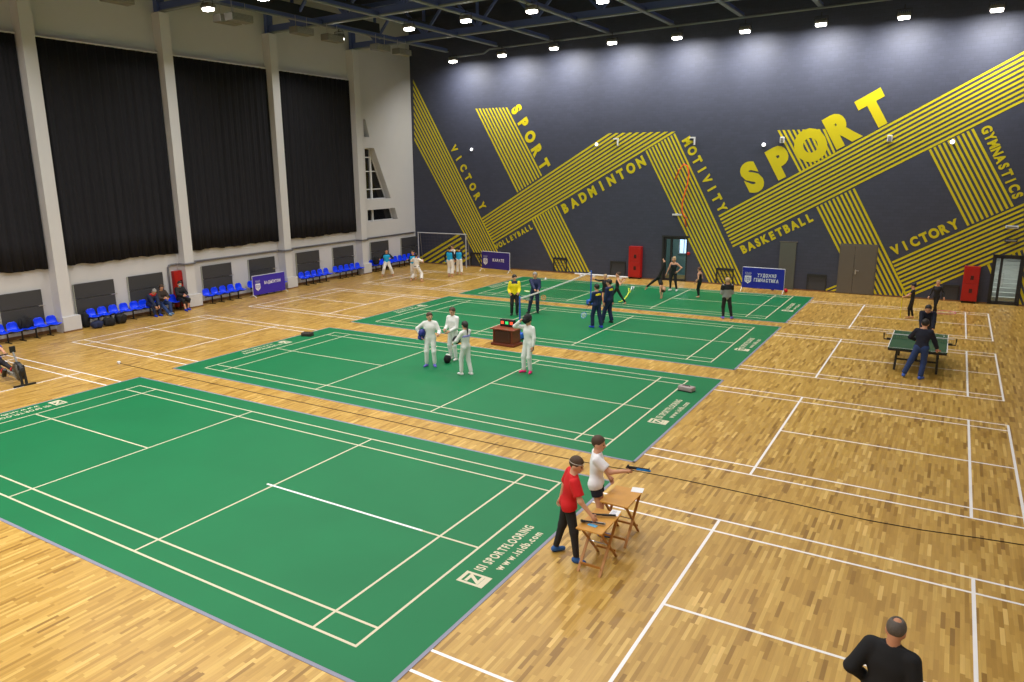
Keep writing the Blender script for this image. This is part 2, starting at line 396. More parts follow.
mb = MB(); mb.bar(LP(s_front, .06, .01), LP(s_corner, .06, .01), .02, .12); struct(mb.build('baseboard_left', M_BASE))
mb = MB()
for s0, s1 in ((0, op[0][0]), (op[0][1], op[1][0]), (op[1][1], 34.8)): mb.bar(BP(s0, .03, .01), BP(s1, .03, .01), .02, .06)
struct(mb.build('baseboard_back', M_BASE))
# pillars
SCOL = [-.29, 5.72, 12.05, 18.45]
for i, s in enumerate(SCOL+[-6.4]):
    b = MB()
    b.prism([LP(s, 0, -.02), LP(s, 0, .5), LP(s+.5, 0, .5), LP(s+.5, 0, -.02)], (0, 0, 13.0))
    b.prism([LP(s-.02, 0, -.02), LP(s-.02, 0, .58), LP(s+.72, 0, .58), LP(s+.72, 0, -.02)], (0, 0, .62))
    pl = struct(fix_normals(b.build('pillar', M_COLUMN)), 'pale pillar of the curtained wall')
    sb = MB(); sb.prism([LP(s-.03, 0, .5), LP(s-.03, 0, .59), LP(s+.73, 0, .59), LP(s+.73, 0, .5)], (0, 0, .06)); fix_normals(sb.build('skirting', M_BASE, pl))
# pipe along the curtained wall
pp = [LP(5.12, .1, .06), LP(5.12, 1.96, .06), LP(5.2, 2.06, .06), LP(5.3, 2.08, .06), LP(5.62, 2.08, .06)]
def around(s):
    return [LP(s-.1, 2.08, .06), LP(s-.06, 2.08, .12), LP(s-.06, 2.08, .5), LP(s-.02, 2.08, .56), LP(s+.5, 2.08, .56), LP(s+.56, 2.08, .52), LP(s+.56, 2.08, .12), LP(s+.6, 2.08, .06)]
pp = pp[:-1]+around(5.72)+around(12.05)+around(18.45)+[LP(24.5, 2.08, .06)]
mb = MB(); mb.tube(pp, .045, 8); struct(mb.build('trim_1', M_PIPE, smooth=True), 'grey pipe running along the curtained wall')
# roof steel
TY = [3.0, 9.4, 15.55, 21.95, 28.45]
for i, y in enumerate(TY):
    t = bpy.data.objects.new('roof_truss', None); COL.objects.link(t); t.location = (6.5, y, 13.05); struct(t, 'navy steel roof truss across the hall')
    xl = -10.0-6.5-.0295*(y-9); xr = XR-6.5
    w = MB(); w.box(((xl+xr)/2, 0, .22), (xr-xl, .14, .3)); w.box(((xl+xr)/2, 0, 2.2), (xr-xl, .24, .24))
    w.box((xl-.2, 0, .6), (.5, .4, 1.4)); w.box((xl-.15, 0, -.06), (.55, .5, .1))
    n = 10; dx = (xr-xl)/n
    for k in range(n):
        a = xl+k*dx
        w.bar((a, 0, 2.1), (a+dx/2, 0, .3), .12, .12, up=(0, 1, 0)); w.bar((a+dx/2, 0, .3), (a+dx, 0, 2.1), .12, .12, up=(0, 1, 0)); w.bar((a+dx/2, 0, .3), (a+dx/2, 0, 2.1), .12, .12, up=(0, 1, 0))
    w.build('truss_web', M_NAVY, t)
    c = MB(); c.box(((xl+xr)/2, 0, .03), (xr-xl, .26, .06)); c.build('bottom_flange', M_CHORD, t, label='grey lower flange, lightened for floor bounce')
PX = [-6.65, -3.2, .15, 3.65, 7.1, 10.5, 13.95, 17.25, 20.6]
for x in PX:
    t = bpy.data.objects.new('roof_purlin', None); COL.objects.link(t); t.location = (x, 12, 13.05); struct(t, 'grey purlin running towards the mural wall')
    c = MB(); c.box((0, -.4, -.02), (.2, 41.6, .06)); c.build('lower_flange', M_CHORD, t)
    w = MB(); w.box((0, -.4, .09), (.07, 41.6, .16)); w.build('web', M_NAVY, t)
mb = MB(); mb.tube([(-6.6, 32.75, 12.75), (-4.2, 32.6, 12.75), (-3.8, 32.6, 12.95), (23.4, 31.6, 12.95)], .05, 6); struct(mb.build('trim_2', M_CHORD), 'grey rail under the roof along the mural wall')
mb = MB()
for k, yy in enumerate((8, 20)):
    mb.box((-8.6, yy+2, 13.9), (.9, 12, .5)); mb.box((-5.0, yy+2, 13.75), (.5, 12, .15))
struct(mb.build('trim_3', mat('dark_duct', (52, 54, 60), .5)), 'dark duct and cable tray beside the roof trusses')

# --------------------------------------------------------- mural painting
def clip_poly(P, inside, inter):
    out = []
    for i in range(len(P)):
        a, b = P[i], P[(i+1) % len(P)]; ia, ib = inside(a), inside(b)
        if ia: out.append(a)
        if ia != ib: out.append(inter(a, b))
    return out
def clip_axis(P, ax, v, keep_gt):
    ins = (lambda p: p[ax] >= v) if keep_gt else (lambda p: p[ax] <= v)
    def it(a, b):
        t = (v-a[ax])/(b[ax]-a[ax]); return (a[0]+(b[0]-a[0])*t, a[1]+(b[1]-a[1])*t)
    return clip_poly(P, ins, it)
HOLES = [op[1]]
def band(S0, S1, E0, E1, n, label, duty=.5, off=.006):
    s0, s1, e0, e1 = wb(*S0), wb(*S1), wb(*E0), wb(*E1)
    mbx = MB(); T = 1/(n-1+duty)
    lerp = lambda a, b, t: (a[0]+(b[0]-a[0])*t, a[1]+(b[1]-a[1])*t)
    for k in range(n):
        t0, t1 = k*T, (k+duty)*T
        P = [lerp(s0, s1, t0), lerp(s0, s1, t1), lerp(e0, e1, t1), lerp(e0, e1, t0)]
        P = clip_axis(P, 1, .07, True)
        if len(P) >= 3: P = clip_axis(P, 0, .01, True)
        if len(P) >= 3: P = clip_axis(P, 0, 34.6, False)
        parts = [P]
        for h0, h1, hz in HOLES:    # keep clear of the glazed door
            nx = []
            for Q in parts:
                if len(Q) < 3: continue
                nx.append(clip_axis(Q, 0, h0, False)); nx.append(clip_axis(Q, 0, h1, True))
                m_ = clip_axis(clip_axis(Q, 0, h0, True), 0, h1, False) if len(clip_axis(Q, 0, h0, True)) >= 3 else []
                if len(m_) >= 3: nx.append(clip_axis(m_, 1, hz, True))
            parts = nx
        for Q in parts:
            if len(Q) >= 3: mbx.add([BP(s, z, off) for s, z in Q], [tuple(range(len(Q)))])
    return mbx.build('stripe_band', M_YELLOW, wall_back, label=label)
band((413.1, 79.5), (414.5, 140.4), (505.9, 268), (481, 266), 10, 'yellow stripes falling from the curtained wall corner')
band((400.5, 268.7), (412, 293), (459, 233.5), (471, 257.7), 7, 'yellow stripes rising behind the white goal')
band((475.4, 108.6), (507.2, 107.4), (517.3, 192.5), (542.2, 175.4), 10, 'yellow stripes falling beside SPORT')
band((531.8, 219.6), (556.7, 205.7), (556.7, 271), (589.7, 272), 10, 'yellow stripes falling to the floor below BADMINTON')
band((481.6, 218.2), (493.6, 243.2), (609, 133.2), (675.5, 131.5), 10, 'yellow stripes rising above BADMINTON')
band((645.5, 151), (675, 133.2), (709.9, 284), (745.5, 286), 10, 'yellow stripes falling beside the glass door')
band((718.5, 215.6), (733, 247.2), (1030, 48), (1030, 98.3), 10, 'long yellow stripes rising to the roof')
band((777.3, 130.2), (825.1, 129), (799.5, 172), (835.4, 152.3), 10, 'yellow stripes behind the large SPORT')
band((816.2, 207.3), (854.6, 188.2), (861, 296), (909.2, 299), 10, 'yellow stripes falling behind the grey double door')
band((928.7, 150), (973.6, 128.4), (967.3, 226), (1013.8, 206), 10, 'yellow stripes falling beside GYMNASTICS')
band((891.8, 261.6), (908, 297.6), (1024, 203.2), (1024, 249), 10, 'yellow stripes rising below VICTORY')
band((987, 265), (1030, 245), (1004, 306), (1050, 308), 9, 'yellow stripes round the glazed door')
band((820.5, 291.2), (829, 293.2), (836.5, 284.8), (836.5, 290.2), 2, 'short yellow stripes beside the double door')
def wall_word(text, p0, p1, cap, label, bold=.035, stretch=.84):
    bold *= 1.1; cap *= .92
    """letters along the baseline p0 -> p1 on the mural wall; cap = letter height in metres"""
    a, b = wb(*p0), wb(*p1); dx, dz = b[0]-a[0], b[1]-a[1]; l = math.hypot(dx, dz)
    X = (Vector(BD)*dx+Vector((0, 0, dz)))/l; Y = (-Vector(BD)*dz+Vector((0, 0, dx)))/l
    mbx = MB(); lettering(mbx, text, BP(a[0], a[1], .011), X, Y, l, cap, bold, stretch); return mbx.build('lettering', M_YELLOW, wall_back, label=label)
wall_word('VICTORY', (449.5, 146), (482, 212.5), .52, 'yellow word VICTORY reading downwards', .05)
wall_word('SPORT', (509.5, 105.5), (543.5, 174), .72, 'yellow word SPORT reading downwards', .06)
wall_word('VOLLEYBALL', (496, 249.6), (533.5, 228), .34, 'small yellow word VOLLEYBALL', .05)
wall_word('BADMINTON', (562.5, 214.5), (648, 163), .58, 'yellow word BADMINTON', .055)
wall_word('MOTIVITY', (681.5, 139), (720.5, 214.5), .5, 'yellow word MOTIVITY reading downwards', .05)
wall_word('SPORT', (744, 196), (899, 113.5), 1.52, 'very large yellow word SPORT', .065, .86)
wall_word('BASKETBALL', (742, 254), (815, 219.5), .44, 'yellow word BASKETBALL', .05)
wall_word('VICTORY', (893, 255.5), (961, 226.5), .46, 'yellow word VICTORY reading upwards', .05)
wall_word('GYMNASTICS', (980.5, 128), (1014.5, 201), .4, 'yellow word GYMNASTICS reading downwards', .045)

# ------------------------------------------------------------ doors etc.
def on_back(name, label, cat, s, z=0.0, off=0.0): return thing(name, label, cat, BP(s, z, off), BANG)
# local frame on the mural wall: +x along the wall, -y into the hall, z up
def door_struct(n, s, label):
    t = bpy.data.objects.new('door_%d' % n, None); COL.objects.link(t); t.location = BP(s, 0); t.rotation_euler = (0, 0, BANG); return struct(t, label)
# door 1: glass door in the opening, lit corridor behind
s0, s1, zt = op[0]; W = s1-s0
t = door_struct(1, s0, 'glazed door in the mural wall behind the gymnasts')
f = MB()
for x in (.05, W*.3, W-.05): f.box((x, .12, zt/2), (.1, .14, zt))
for z in (.06, zt-.05): f.box((W/2, .12, z), (W, .14, .1))
f.box((-.03, -.01, zt/2), (.1, .05, zt)); f.box((W/2-.03, -.01, zt+.05), (W+.16, .05, .1))
f.build('door_frame', M_FRAME, t)
g = MB(); g.box((W*.17, .12, zt/2), (W*.26, .015, zt-.15)); g.box((W*.65, .12, zt/2), (W*.66, .015, zt-.15)); g.build('glass_pane', M_GLASS, t)
h = MB(); h.tube([(W*.36, .03, .95), (W*.36, .0, 1.0), (W*.36, .0, 1.25), (W*.36, .03, 1.3)], .012, 6); h.build('handle', M_CHROME, t)
# corridor behind door 1 with a daylit window
def corridor(n, s0, s1, dep, zh, cw, label):
    b = MB(); w = s1-s0
    b.box((w/2, dep, zh/2), (w+2.6, .1, zh)); b.box((-1.2, dep/2+.2, zh/2), (.1, dep, zh)); b.box((w+1.2, dep/2+.2, zh/2), (.1, dep, zh)); b.box((w/2, dep/2+.2, zh), (w+2.6, dep, .1)); b.box((w/2, dep/2+.2, -.06), (w+2.6, dep, .1))
    o = b.build('wall_%s' % n, cw); o.location = BP(s0, 0); o.rotation_euler = (0, 0, BANG); return struct(o, label)
corridor('corridor', s0, s1, 3.2, 3.4, mat('pale_green_corridor_paint', (128, 160, 160), .6), 'pale corridor seen through the glazed door')
w = bpy.data.objects.new('window_4', None); COL.objects.link(w); w.location = BP(s0+.9, 0); w.rotation_euler = (0, 0, BANG); struct(w, 'bright window at the corridor end')
wx0, wx1 = wb(679.5, 248, -3.1)[0]-s0-.9, wb(687, 248, -3.1)[0]-s0-.9; wz0, wz1 = wb(683, 253.5, -3.1)[1], wb(683, 238, -3.1)[1]; wc, ww, zc_, zh_ = (wx0+wx1)/2, wx1-wx0, (wz0+wz1)/2, wz1-wz0
b = MB(); b.box((wc, 3.12, zc_), (ww, .03, zh_)); b.build('pane', mat('daylit_pane', (190, 220, 255), .3, emit=(200, 225, 255), es=1.6), w)
b = MB(); b.box((wc, 3.1, wz1), (ww+.1, .05, .06)); b.box((wc, 3.1, wz0), (ww+.1, .05, .06)); b.box((wx0, 3.1, zc_), (.06, .05, zh_)); b.box((wx1, 3.1, zc_), (.06, .05, zh_)); b.box((wx0+ww*.62, 3.1, zc_), (.05, .05, zh_)); b.build('window_frame', M_WHITEMETAL, w)
# door 2: glazed door at the far right with stairs behind
s0, s1, zt = op[1]; W = s1-s0
t = door_struct(2, s0, 'glazed door in the mural wall beside a red cabinet')
f = MB()
for x in (.05, W*.28, W-.06): f.box((x, .08, zt/2), (.1 if x < 1 else .12, .16, zt))
f.box((W/2, .08, .07), (W, .16, .14)); f.box((W/2, .08, zt-.06), (W, .16, .12)); f.box((-.01, -.02, zt/2), (.06, .05, zt)); f.box((W+.01, -.02, zt/2), (.06, .05, zt)); f.box((W/2, -.02, zt+.02), (W+.08, .05, .06))
f.build('door_frame', M_FRAME, t)
g = MB(); g.box((W*.17, .08, zt/2), (W*.24, .015, zt-.2)); g.box((W*.62, .08, zt/2), (W*.66, .015, zt-.2)); g.build('glass_pane', M_GLASS, t)
h = MB(); h.tube([(W*.36, -.0, .8), (W*.36, -.05, .85), (W*.36, -.05, 1.35), (W*.36, -.0, 1.4)], .015, 6); h.build('handle', M_CHROME, t)
corridor('stairwell', s0, s1, 4.5, 3.2, mat('pale_stairwell_paint', (206, 206, 196), .6), 'pale stairwell seen through the glazed door')
st = MB()
for k in range(9): st.box((W/2, 1.2+k*.3, .09+k*.17), (W+1.8, .34, .17))
so = st.build('staircase', mat('grey_stone_step', (186, 185, 176), .5)); so.location = BP(s0, 0); so.rotation_euler = (0, 0, BANG); struct(so, 'stone steps behind the glazed door')
# door 3: taupe double door
a = wb(836.5, 294.5); b_ = wb(872.5, 296); zt = wb(855, 244.5)[1]
W = b_[0]-a[0]; t = door_struct(3, a[0], 'taupe metal double door in the mural wall')
f = MB()
f.rbox((W*.21, -.03, zt/2), (W*.40, .06, zt-.06), .008); f.build('door_leaf', M_DOORGREY, t)
f = MB(); f.rbox((W*.70, -.03, zt/2), (W*.57, .06, zt-.06), .008); f.build('door_leaf', M_DOORGREY, t)
f = MB(); f.box((.0, -.02, zt/2), (.06, .05, zt)); f.box((W, -.02, zt/2), (.06, .05, zt)); f.box((W/2, -.02, zt), (W+.06, .05, .06)); f.build('door_frame', M_DOORGREY, t)
h = MB(); h.rbox((W*.47, -.07, 1.08), (.05, .02, .22), .006); h.bar((W*.47, -.09, 1.14), (W*.47+.14, -.09, 1.14), .02, .025); h.build('handle', M_CHROME, t)
# door 4: tall plain panel door behind the blue banner
a = wb(777, 290); b_ = wb(793, 291); zt = wb(785, 242)[1]; W = b_[0]-a[0]
t = door_struct(4, a[0], 'plain grey green door panel behind the blue banner')
f = MB(); f.rbox((W/2, -.03, zt/2), (W, .06, zt), .01); f.build('door_leaf', M_DOORGREEN, t)
f = MB(); f.box((W/2, -.035, zt+.02), (W+.08, .06, .04)); f.build('door_frame', M_DOORGREY, t)
# red fire cabinets
def cabinet(name_loc, W, D, Hh, z0, label):
    t = thing('fire_cabinet', label, 'fire cabinet', *name_loc, group='red fire cabinets')
    b = MB(); b.rbox((0, -D/2, Hh/2), (W, D-.02, Hh), .01); b.build('cabinet_body', M_RED, t)
    for k in (0, 1):
        d = MB(); d.rbox((0, -D, Hh*(.27+.46*k)), (W*.92, .02, Hh*.44), .006); dd = d.build('door', M_RED, t)
        g = MB(); g.rbox((W*.05, -D-.012, Hh*(.3+.38*k)), (W*.2, .012, Hh*.12), .004); g.build('window_slot', mat('dark_red_glass', (70, 20, 24), .2), dd, label='dark glazed slot')
    for x in (-.4, .4): b = MB(); b.box((x*W, -D/2, -z0/2), (.06, D*.8, z0)); b.build('foot', M_BLACK, t)
    return t
def cab_back(pl, pr_, pt, label):
    s0, z0 = wb(*pl, .3); s1, z1 = wb(*pr_, .3); zt = wb(*pt, .3)[1]; z = .1
    return cabinet((BP((s0+s1)/2, z, .01), BANG), s1-s0, .3, zt-z, z, label)
cab_back((628, 276.5), (640, 277), (634, 246.5), 'red fire cabinet on the mural wall beside the glass door')
cab_back((959.8, 303), (976, 304), (970, 266.5), 'red fire cabinet on the mural wall beside the stairwell door')
# on the curtained wall +y runs away: turn the local frame a quarter
t = cabinet((LP(5.6, .1, .01), LANG), .62, .22, 1.68, .1, 'red fire cabinet behind the masked seated person')
# vents at the foot of the mural wall
VENT = [((471, 252.5), (480.5, 267), 'dark square vent hatch in the stripes behind the violet banner'), ((554, 257.5), (566.5, 272.5), 'dark square vent hatch in the stripes left of the badminton net'),
        ((611, 261), (625, 275.5), 'dark square vent hatch between the stripes and the red cabinet'), ((717, 268), (732.5, 284.5), 'dark square vent hatch in the stripes beside the blue banner'),
        ((808, 274), (825, 291), 'dark square vent hatch beside the taupe double door'), ((944, 284.5), (957, 301.5), 'dark square vent hatch beside the stairwell side cabinet')]
for a, b_, lb in VENT:
    s0, z1 = wb(*a); s1, _ = wb(*b_); W = s1-s0; t = on_back('vent_hatch', lb, 'vent', (s0+s1)/2, .06); t['group'] = 'vent hatches of the mural wall'
    f = MB(); Hh = z1-.06
    f.box((-W/2, -.02, Hh/2), (.07, .04, Hh)); f.box((W/2, -.02, Hh/2), (.05, .04, Hh)); f.box((0, -.03, Hh-.04), (W, .06, .12)); f.build('hatch_frame', M_FRAME, t)
    striped = 'stripes' in lb and 'between' not in lb
    g = MB()
    if striped:
        for k in range(5): g.box((0, -.018, Hh*(k+.5)/5.5), (W, .01, .015))
    else: g.box((0, -.012, Hh/2), (W*.96, .018, Hh*.98))
    g.build('hatch_grille', mat('slate_hatch', (56, 57, 62), .6), t)
# wall lamps, brackets and boxes of the mural wall
for (x, y, lb) in ((472, 149.5, 'small lit round wall lamp beside the word VICTORY'), (597, 144.5, 'small lit round wall lamp on the stripes above BADMINTON'), (764, 144.8, 'small lit round wall lamp between MOTIVITY and the large SPORT'), (952.5, 142, 'small lit round wall lamp on the stripes beside GYMNASTICS')):
    s, z = wb(x, y); t = on_back('wall_lamp', lb, 'wall lamp', s, z); t['group'] = 'small lit wall lamps'
    b = MB(); b.lathe([(.1, 0), (.1, .05), (.08, .07)], M=Matrix.Rotation(math.pi/2, 3, 'X'), n=14); b.build('lamp_base', M_WHITEMETAL, t)
    b = MB(); b.ball((0, -.08, 0), (.085, .05, .085)); b.build('lamp_glass', mat('lit_wall_lamp', (255, 255, 255), .3, emit=(245, 248, 255), es=2.5), t, smooth=True)
for (x, y, lb) in ((616.5, 142, 'white angle bracket on the stripes above BADMINTON'), (693, 141, 'white angle bracket above the word MOTIVITY')):
    s, z = wb(x, y); b = MB(); P = BP(s, z); b.box((0, -.08, .17), (.27, .1, .07)); b.box((.11, -.08, 0), (.06, .1, .4)); o = b.build('wall_bracket', M_WHITEMETAL); o.location = P; o.rotation_euler = (0, 0, BANG); tag(o, lb, 'bracket')
for (x, y, lb) in ((782.5, 140, 'small white junction box on the stripes behind the large SPORT'), (890, 138.5, 'small grey junction box on the long rising stripes')):
    s, z = wb(x, y); b = MB(); b.rbox((0, -.06, 0), (.2, .12, .3), .02); b.rbox((0, -.125, 0), (.13, .02, .2), .008, mi=1); o = b.build('junction_box', [M_WHITEMETAL, M_GREYMETAL]); o.location = BP(s, z); o.rotation_euler = (0, 0, BANG); tag(o, lb, 'box')
for (x, y, lb) in ((1012, 227, 'slim white wall sign above the stairwell door, upper one'), (1011, 240.5, 'slim dark wall sign above the stairwell door, lower one')):
    s, z = wb(x, y); b = MB(); b.rbox((0, -.05, 0), (.46, .1, .12), .02); b.box((0, -.105, 0), (.38, .01, .06), mi=1)
    o = b.build('wall_sign', [M_WHITEMETAL if y < 230 else M_FRAME, M_GREYMETAL]); o.location = BP(s, z); o.rotation_euler = (0, 0, BANG); tag(o, lb, 'sign')
s, z = wb(688.5, 253.5); b = MB(); b.lathe([(.09, 0), (.09, .04), (.05, .07)], M=Matrix.Rotation(math.pi/2, 3, 'X'), n=12); o = b.build('alarm_bell', M_RED, smooth=False); o.location = BP(s, z); o.rotation_euler = (0, 0, BANG); tag(o, 'small red alarm button beside the glass door', 'alarm')
s, z = wb(677, 214.5); t = on_back('rope_hook', 'white hook arm on the mural wall holding the orange cord', 'hook', s, z)
b = MB(); b.bar((-.2, -.15, 0), (.3, -.15, 0), .07, .08); b.box((0, -.08, 0), (.1, .14, .1)); b.build('hook_arm', M_WHITEMETAL, t)
pts = [(675, 180), (679, 170.5), (684, 164), (687.5, 166), (688.8, 174), (687.5, 184), (685, 192), (682.3, 203), (682, 211), (684, 216), (687.5, 218.5), (684.5, 219), (686.5, 227)]
b = MB(); b.tube([BP(*wb(*q, .25), .25) for q in pts], .035, 6); tag(b.build('cord', mat('orange_cord', (232, 92, 24), .6), smooth=True), 'orange cord looping down over the yellow stripes', 'cord')
a, c = wb(575, 273.5, .5), wb(628, 276.5, .5); b = MB(); b.tube([BP(a[0], .1, .5), BP(c[0], .1, .5)], .05, 8)
for k in range(4): ss = a[0]+(c[0]-a[0])*(k+.5)/4; b.box(BP(ss, .03, .5), (.16, .2, .06), rz=BANG)
tag(b.build('floor_bar', M_WHITEMETAL, smooth=False), 'long pale bar lying along the foot of the mural wall', 'bar')
# futsal goal in the corner
gx0, gx1 = wb(418.5, 245, .6)[0], wb(466, 250, .6)[0]
t = thing('goal', 'white framed goal with open net in the wall corner', 'goal', BP((gx0+gx1)/2, 0, .6), BANG)
W = gx1-gx0; b = MB(); b.tube([(-W/2, 0, 0), (-W/2, 0, 2.12)], .034, 8); b.tube([(W/2, 0, 0), (W/2, 0, 2.12)], .034, 8); b.tube([(-W/2-.04, 0, 2.12), (W/2+.04, 0, 2.12)], .034, 8); b.build('goal_frame', mat('grey_white_goal_paint', (186, 188, 192), .4), t)
for x in (-W/2, W/2): b = MB(); b.tube([(x, 0, 2.1), (x, .2, 2.05), (x, .42, .02), (x, 0, .02)], .02, 6); b.build('back_stay', M_GREYMETAL, t)
n = MB()
for k in range(17): x = -W/2+W*k/16; n.tube([(x, .2, 2.05), (x, .42, .03)], .004, 4, cap=False)
for k in range(11): z = .05+2*k/10; y = .42-.22*(z/2.05); n.tube([(-W/2, y, z), (W/2, y, z)], .004, 4, cap=False)
n.build('net', mat('grey_net_cord', (90, 90, 92), .8), t)

# ------------------------------------------------------------- curtains
CUR = [(-5.75, -.34, 'charcoal curtain in the bay beyond the rowing machine'), (.26, 5.68, 'charcoal curtain in the bay above the three seated people'),
       (6.26, 12.0, 'charcoal curtain in the bay above the violet banner'), (12.6, 18.42, 'charcoal curtain in the bay closest to the mural wall')]
for s0, s1, lb in CUR:
    t = thing('curtain', lb, 'curtain', LP((s0+s1)/2, 2.6, 0), LANG, 'charcoal curtains of the bays')
    W = s1-s0; n = 220; rows = 8; vs = []; fs = []; rnd = random.Random(int(s0*100))
    ph = [rnd.uniform(0, 6.28) for _ in range(6)]
    for j in range(rows+1):
        v = j/rows
        for i in range(n+1):
            u = i/n; x = -W/2+W*u
            fold = .045*math.sin(x*15+ph[0]+1.2*math.sin(x*2.1+ph[1]))+.025*math.sin(x*31+ph[2])+.02*math.sin(x*6+ph[3])
            y = -(.13+fold*(.55+.45*(1-v)))
            zb = .02*math.sin(x*2.0+ph[4])+.018*math.sin(x*5.2+ph[5])+.014*math.sin(x*9)
            z = zb*(1-v)+v*8.72
            vs.append((x, y, z))
    for j in range(rows):
        for i in range(n): q = j*(n+1)+i; fs.append((q, q+1, q+n+2, q+n+1))
    b = MB(); b.add(vs, fs); o = b.build('cloth', M_CURTAIN, t, smooth=True)
    sm = o.modifiers.new('thickness', 'SOLIDIFY'); sm.thickness = .012
    b = MB(); b.box((0, -.12, 8.74), (W, .16, .05)); b.build('curtain_rail', M_WHITEMETAL, t)
# ------------------------------------- charcoal folding panels on that wall
PAN = [(-2.35, -.74, 'beside the pillar at the rowing machine'), (.6, 2.36, 'above the row of seats with bags under them'), (3.05, 4.78, 'behind the two seated people'),
       (6.97, 8.74, 'above the row of five empty seats next to the red cabinet pillar'), (9.89, 11.67, 'behind the violet banner'), (13.31, 15.1, 'above the first seat row past the violet banner'),
       (16.29, 18.1, 'above the second seat row past the violet banner'), (19.78, 21.56, 'behind the karate fighter in the blue vest'), (22.96, 24.7, 'in the corner by the white goal')]
for s0, s1, lb in PAN:
    t = thing('wall_panel', 'charcoal wall panel '+lb, 'wall panel', LP((s0+s1)/2, 0, .0), LANG, 'charcoal wall panels')
    W = s1-s0; lo = .5
    b = MB(); b.rbox((0, -.08, 1.5), (W, .04, .62), .008); b.build('upper_panel', M_GREYPANEL, t)
    b = MB(); b.rbox((0, -.07, .5+.33), (W, .04, .68), .008); b.build('lower_panel', M_GREYPANEL, t)
    b = MB(); b.box((-W/2-.015, -.04, 1.15), (.025, .08, 1.3)); b.build('side_rail', mat('pale_grey_rail', (166, 168, 158), .5), t)
    b = MB(); b.rbox((W/2-.05, -.11, 1.17), (.28, .03, .04), .008); b.build('latch', M_CHROME, t)

# ------------------------------------------------------- rows of seats
def make_row(label):
    t = thing('seat_row', label, 'row of seats', (0, 0, 0), 0, 'rows of five blue seats')
    pitch = .5
    for k in range(5):
        x = (k-2)*pitch
        # moulded shell: seat pan curving up into a rounded backrest
        prof = [(-.22, .425), (-.2, .445), (-.1, .43), (.05, .425), (.15, .445), (.2, .51), (.225, .6), (.235, .69), (.235, .745)]
        hw = [.19, .205, .215, .215, .21, .205, .2, .18, .1]; vs = []; fs = []; n = 7
        for (y, z), w_ in zip(prof, hw):
            for i in range(n):
                u = -1+2*i/(n-1); vs.append((x+u*w_, y-(.045*u*u if z > .5 else 0), z+(.03*u*u if z < .5 else 0)))
        m_ = len(prof)
        for j in range(m_-1):
            for i in range(n-1): q = j*n+i; fs.append((q, q+1, q+n+1, q+n))
        b = MB(); b.add(vs, fs); o = b.build('seat', M_BLUESEAT, t, smooth=True); sd = o.modifiers.new('shell', 'SOLIDIFY'); sd.thickness = .018
    b = MB(); b.box((0, 0, .38), (5*pitch-.1, .05, .05)); b.build('beam', M_BLACK, t)
    for x in (-1.6, -.53, .53, 1.6):
        b = MB(); b.bar((x*pitch+(0.0), 0, .02), (x*pitch, 0, .38), .035, .06, up=(0, 1, 0)); b.bar((x*pitch, -.22, .015), (x*pitch, .22, .015), .04, .03); b.build('leg', M_BLACK, t)
    return t
ROWS = [(-1.62, 'row of blue seats with a black jacket over one backrest'), (2.04, 'row of blue seats with black bags lying underneath'), (4.48, 'row of blue seats on which three people sit'),
        (7.9, 'row of five empty blue seats between the red cabinet pillar and the violet banner'), (10.7, 'row of blue seats half hidden by the violet banner'), (14.35, 'empty row of blue seats, first past the violet banner'),
        (17.15, 'empty row of blue seats, second past the violet banner'), (20.5, 'row of blue seats behind the karate fighter in the blue vest'), (22.95, 'row of blue seats beside the white goal')]
proto = None
for s, lb in ROWS:
    if proto is None: proto = o = make_row(lb)
    else: o = copy_tree(proto); o['label'] = lb
    o.location = LP(s, 0, .47 if s < 23 else .45); o.rotation_euler = (0, 0, LANG)

# ------------------------------------------------------------ flood lamps
def make_lamp():
    t = thing('roof_floodlight', 'x', 'floodlight', (0, 0, 0), 0, 'lit floodlights under the roof')  # wide-beam floodlight fixture under the roof
    b = MB(); b.rbox((0, 0, .1), (.5, .38, .12), .02)
    for k in range(7): b.box((-.21+k*.07, 0, .19), (.015, .32, .08))
    b.build('housing', M_GREYMETAL, t)
    b = MB(); b.tube([(-.28, 0, .1), (-.28, 0, .34), (.28, 0, .34), (.28, 0, .1)], .015, 6); b.tube([(0, 0, .34), (0, 0, .52)], .02, 6); b.build('bracket', M_BLACK, t)
    b = MB(); b.rbox((0, 0, -.01), (.44, .3, .12), .05); b.build('lens', M_LAMP, t, smooth=True)
    return t
NTH = ['first', 'second', 'third', 'fourth', 'fifth', 'sixth', 'seventh', 'eighth', 'ninth']
vis = []
for i, q in enumerate(((453, 61.5), (502, 55.5), (554, 48.5), (612, 43), (677, 38), (745, 31.5), (821, 24.5), (904, 17.5), (997, 10))):
    a = wb(*q, 1.6); P = BP(a[0], a[1], 1.6); vis.append((P.x, P.y, 'in the row along the mural wall', i, P.z))
vis += [(x, 23.0, 'in the second row out from the mural wall', i, 12.56) for i, x in enumerate((-6.66, -2.3, .86, 4.16, 7.33))]
vis += [(x, 14.75, 'in the third row out from the mural wall', i, 12.56) for i, x in enumerate((-6.05, -2.85))]
lamp0 = None
for x, y, row, i, zl in vis:
    if lamp0 is None: lamp0 = o = make_lamp()
    else: o = copy_tree(lamp0)
    o['label'] = '%s lit floodlight from the curtained wall %s' % (NTH[i], row)
    o.location = (x, y, zl)
def lamp_light(x, y, pw, z=12.44, size=.5, tilt=0, spread=140, long=1):
    ld = bpy.data.lights.new('lamp_light', 'AREA'); ld.shape = 'RECTANGLE'; ld.size = size*long; ld.size_y = size*.75; ld.energy = pw; ld.spread = math.radians(spread); ld.color = (1.0, .98, .95)
    o = bpy.data.objects.new('lamp_light', ld); COL.objects.link(o); o.location = (x, y, z); o.rotation_euler = (math.radians(tilt), 0, 0); return o
LP_W = 172
